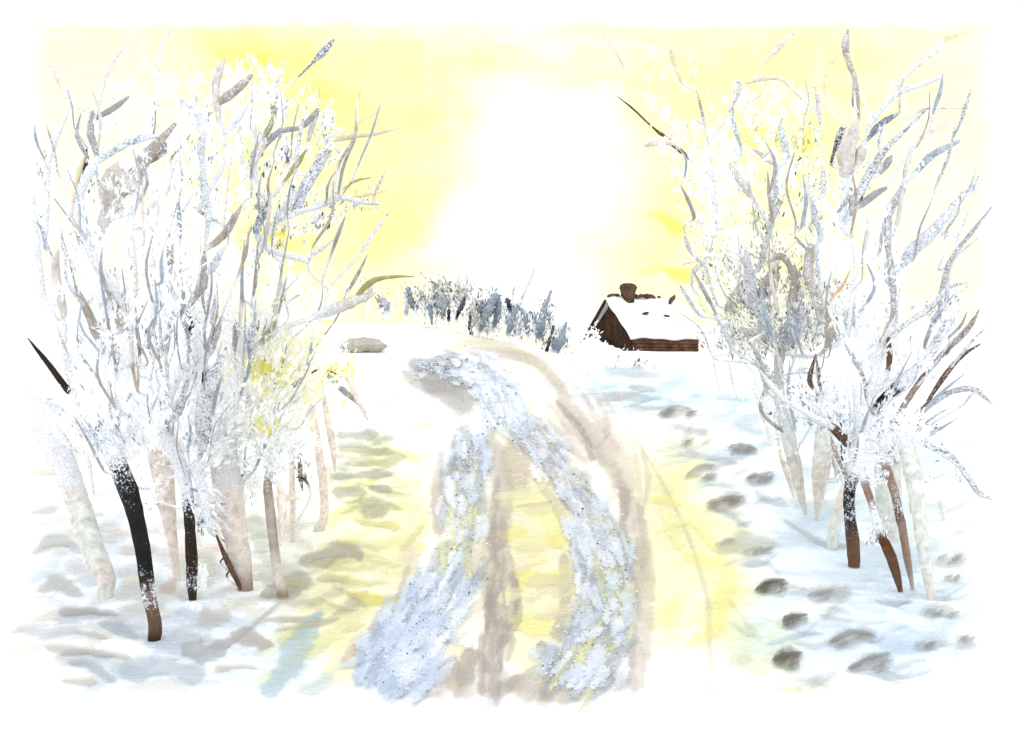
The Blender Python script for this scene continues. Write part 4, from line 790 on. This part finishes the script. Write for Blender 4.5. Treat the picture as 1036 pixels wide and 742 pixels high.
# ------------------------------------------------------------------ snow crumbs along the ruts
def crumbs():
    P, C_, SZ = [], [], []
    paths = [([(478,440,44),(472,480,44),(469,530,46),(463,580,62),(440,625,84),(415,660,100),(390,692,90)], 500),
             ([(515,425,40),(545,452,42),(575,492,46),(600,535,52),(615,580,64),(612,625,72),(588,662,84),(560,695,70)], 500),
             ([(425,375,14),(455,372,26),(490,385,46),(505,412,60),(512,436,54)], 350)]
    for pts, n in paths:
        D = catmull(pts, 200); T = np.gradient(D[:, :2], axis=0); T /= np.linalg.norm(T, axis=1)[:, None]
        i = RS.randint(0, 200, n); q = np.clip(RS.randn(n)*.48, -1.25, 1.25)*D[i, 2]*.5
        px = D[i, 0]-T[i, 1]*q+RS.randn(n)*1.5; py = D[i, 1]+T[i, 0]*q+RS.randn(n)*2
        G = ground_at(px, py); G[:, 2] += .030*np.clip(G[:, 1]/9, 1, 5)
        P.append(G); SZ.append(G[:, 1]/F*(.8+RS.rand(n)*1.2)); C_.append(RS.choice(5, n, p=[.74, .13, .07, .03, .03]))
    P = np.vstack(P); SZ = np.concatenate(SZ)[:, None]; C_ = np.concatenate(C_); n = len(P)
    pal = np.array([(.93,.94,.96), lin('C5D3E6'), lin('93A6C0'), lin('8A8C8C'), lin('E6E27A')])
    base = np.array([(1,0,0),(0,1,0),(-1,0,0),(0,-1,0),(0,0,.9),(0,0,-.5)], float)
    V = P[:, None, :]+SZ[:, None]*.8*(base[None]*(.6+.8*RS.rand(n, 6, 1))+RS.randn(n, 6, 3)*.18)
    fs = [(0,1,4),(1,2,4),(2,3,4),(3,0,4),(1,0,5),(2,1,5),(3,2,5),(0,3,5)]
    faces = [tuple(6*i+k for k in f_) for i in range(n) for f_ in fs]
    o = mesh_obj('snow_crumbs', V.reshape(-1, 3), faces, MF, None, False, cols=np.repeat(pal[C_], 6, 0))
    tag(o, 'loose white and blue snow crumbs scattered over the icy ruts', kind='stuff')
crumbs()

# ------------------------------------------------------------------ the hut
def hut():
    Y = 60.; cx = (641-CX)/F*Y; gz = CZ+(CY-359)/F*Y
    a = math.radians(26)
    root = empty('hut', (cx, Y, gz)); root.rotation_euler = (0, 0, a)
    tag(root, 'small dark brown log hut with a thick white snow roof and stubby chimney', 'hut')
    Lx, Wy, He, Hr = 4.75, 5.4, 1.12, 3.45
    wd = mat_wood('dark_logs', lin('553D2E'), .70); wd2 = mat_wood('gable_boards', lin('38251A'), .69)
    rs = mat_snow(); ch = mat_wood('old_brick', lin('4C3A2E'), .9)
    def box(nm, x0, x1, y0, y1, z0, z1, mat, par=root):
        V = [(x, y, z) for z in (z0, z1) for y in (y0, y1) for x in (x0, x1)]
        return mesh_obj(nm, V, [(0,2,3,1),(4,5,7,6),(0,1,5,4),(2,6,7,3),(0,4,6,2),(1,3,7,5)], mat, par, False)
    # front wall of stacked logs, with a wavering snow line along its foot
    V, Fc = [], []
    nlog = 5; n = 14
    for k in range(nlog):
        zc = -.12+He*(k+.5)/nlog+.1; r = He/nlog*.56; b0 = len(V)
        for i in range(n):
            x = Lx*i/(n-1)-.04
            for q in range(8):
                t = 6.283*q/8; rr = r*(1+.06*RS.randn()); V.append((x, -.02+rr*math.cos(t), zc+rr*math.sin(t)))
        for i in range(n-1):
            for q in range(8): Fc.append((b0+i*8+q, b0+i*8+(q+1) % 8, b0+(i+1)*8+(q+1) % 8, b0+(i+1)*8+q))
        Fc.append(tuple(b0+q for q in range(7, -1, -1))); Fc.append(tuple(b0+(n-1)*8+q for q in range(8)))
    mesh_obj('log_wall', V, Fc, wd, root, True)
    box('back_wall', 0, Lx, Wy-.2, Wy, -.6, He, wd); box('end_wall', Lx-.2, Lx-.01, .02, Wy-.2, -.6, He, wd)
    V = [(x, y, z) for x in (0, .18) for y, z in ((.02, -.8), (.02, He), (Wy/2, Hr-.32), (Wy-.02, He), (Wy-.02, -.8))]
    mesh_obj('gable_wall', V, [(0,1,2,3,4),(9,8,7,6,5),(0,5,6,1),(1,6,7,2),(2,7,8,3),(3,8,9,4),(4,9,5,0)], wd2, root, False)
    # bargeboards along the two gable slopes
    for s in (0, 1):
        y0, y1 = (-.35, Wy/2) if s == 0 else (Wy+.35, Wy/2)
        z0 = He-.35*(Hr-He)/(Wy/2); V = []
        for x in (-.42, -.30):
            V += [(x, y0, z0-.22), (x, y0, z0+.02), (x, y1, Hr+.02), (x, y1, Hr-.22)]
        if s: o = mesh_obj('bargeboard', V, [(0,1,2,3),(7,6,5,4),(0,4,5,1),(1,5,6,2),(2,6,7,3),(3,7,4,0)], wd2, root, False)
    # thick snow-laden roof, each side a wavy slab
    for s in (0, 1):
        nx_, ny2 = 22, 12; V, Fc = [], []; th = .30
        for lay in (0, 1):
            for j in range(ny2):
                for i in range(nx_):
                    t = j/(ny2-1); x = -.30+(Lx+.95)*i/(nx_-1); y = -.20+(Wy/2+.20)*t; 
                    z = He-.20*(Hr-He)/(Wy/2)+(Hr-He+.20*(Hr-He)/(Wy/2))*t
                    ed = min(1, min(i, nx_-1-i)/2.)*min(1, j/2.+.3)
                    z += lay*(th*(.55+.45*ed))+.05*math.sin(x*1.7+lay)+.03*math.sin(x*4+y*3)
                    if lay and t > .9: z -= .04
                    if s: y = Wy-y
                    V.append((x+.04*math.sin(y*5), y, z))
        m_ = nx_*ny2
        for j in range(ny2-1):
            for i in range(nx_-1):
                a0 = j*nx_+i; Fc.append((a0, a0+nx_, a0+nx_+1, a0+1)); Fc.append((m_+a0, m_+a0+1, m_+a0+nx_+1, m_+a0+nx_))
        for i in range(nx_-1):
            Fc.append((i, i+1, m_+i+1, m_+i)); e = (ny2-1)*nx_+i; Fc.append((e+1, e, m_+e, m_+e+1))
        for j in range(ny2-1):
            e = j*nx_; Fc.append((e+nx_, e, m_+e, m_+e+nx_)); e = j*nx_+nx_-1; Fc.append((e, e+nx_, m_+e+nx_, m_+e))
        rf = mesh_obj('snow_roof', V, Fc, rs, root, True)
    # rough dark ridge boards breaking through the snow, and three bare spots on the near slope
    def lump(nm, pts, r, mat):
        V, Fc = [], []; n = len(pts)
        for i, q in enumerate(pts):
            rr = r*(.45 if i in (0, n-1) else 1)
            for k in range(7):
                t = 6.283*k/7; e = 1+.25*RS.randn(); V.append((q[0]+.1*RS.randn()*r, q[1]+rr*e*math.cos(t), q[2]+rr*e*math.sin(t)))
        for i in range(n-1):
            for k in range(7): Fc.append((i*7+k, i*7+(k+1) % 7, (i+1)*7+(k+1) % 7, (i+1)*7+k))
        Fc.append(tuple(range(6, -1, -1))); Fc.append(tuple((n-1)*7+k for k in range(7)))
        return mesh_obj(nm, V, Fc, mat, root, True)
    zr = Hr+.27
    lump('ridge_board', [(x, Wy/2, zr+.05*math.sin(x*3)) for x in np.linspace(1.75, 2.1, 5)], .2, wd)
    lump('ridge_board', [(x, Wy/2, zr-.03+.09*math.sin((x-1.6)*1.6)) for x in np.linspace(2.1, 3.4, 9)], .14, wd)
    lump('ridge_board', [(x, Wy/2, zr+.04*math.sin(x*5)) for x in np.linspace(-.2, .75, 7)], .11, wd)
    lump('ridge_board', [(x, Wy/2, zr+.02) for x in np.linspace(3.55, 3.8, 4)], .10, wd)
    lump('ridge_board', [(x, Wy/2, zr-.12) for x in np.linspace(4.0, 4.2, 4)], .10, wd)
    def on(t, x): return (x, -.20+(Wy/2+.20)*t, He-.20*(Hr-He)/(Wy/2)+(Hr-He+.20*(Hr-He)/(Wy/2))*t+.30+.05*math.sin(x*1.7+1))
    for t, x, ln_, r, dz in ((.52, 1.5, .45, .10, .1), (.48, 3.0, .45, .09, .0), (.80, 4.05, .45, .16, .5)):
        q = on(t, x); lump('roof_spot', [(q[0]+ln_*k/4, q[1], q[2]+dz*k/4) for k in range(5)], r, wd)
    # chimney with a wider ragged cap
    V, Fc = [], []; prof = [(2.7, .34), (3.5, .36), (3.95, .38), (4.25, .48), (4.42, .42), (4.52, .26)]
    ccx, ccy = 1.2, Wy/2-.2
    for z, r in prof:
        for k in range(12):
            t = 6.283*(k+.5)/12; sq = 1/max(abs(math.cos(t)), abs(math.sin(t)))
            rr = r*min(sq, 1.25)*(1+.10*RS.randn()); V.append((ccx+rr*math.cos(t), ccy+rr*math.sin(t), z))
    for i in range(len(prof)-1):
        for k in range(12): Fc.append((i*12+k, i*12+(k+1) % 12, (i+1)*12+(k+1) % 12, (i+1)*12+k))
    Fc.append(tuple(range((len(prof)-1)*12, len(prof)*12)))
    mesh_obj('chimney', V, Fc, ch, root, False)
hut()
# snow drift banked against the gable, and under the front wall
V, Fc = [], []; n = 40; m = 14
for i in range(n):
    px = 575+80*i/(n-1); Yd = 59.3
    top = np.interp(px, [575, 592, 600, 612, 628, 641, 655], [352, 342, 339, 346, 353, 360, 364])+.7*math.sin(px*.9)
    for j in range(m):
        t = j/(m-1); Yk = 59.7-3.8*t+ (64-59.7)*max(0, (641-px)/45)*(1-t)*.8
        z = (CZ+(CY-top)/F*Yd)*(1-t**1.3)+(float(height((px-CX)/F*Yk, Yk))-.1)*(t**1.3)
        V.append(((px-CX)/F*Yk, Yk, z))
for i in range(n-1):
    for j in range(m-1): Fc.append((i*m+j, i*m+j+1, (i+1)*m+j+1, (i+1)*m+j))
tag(mesh_obj('snow_drift', V, Fc, MS), 'snow drift banked against the dark gable of the hut', kind='structure')
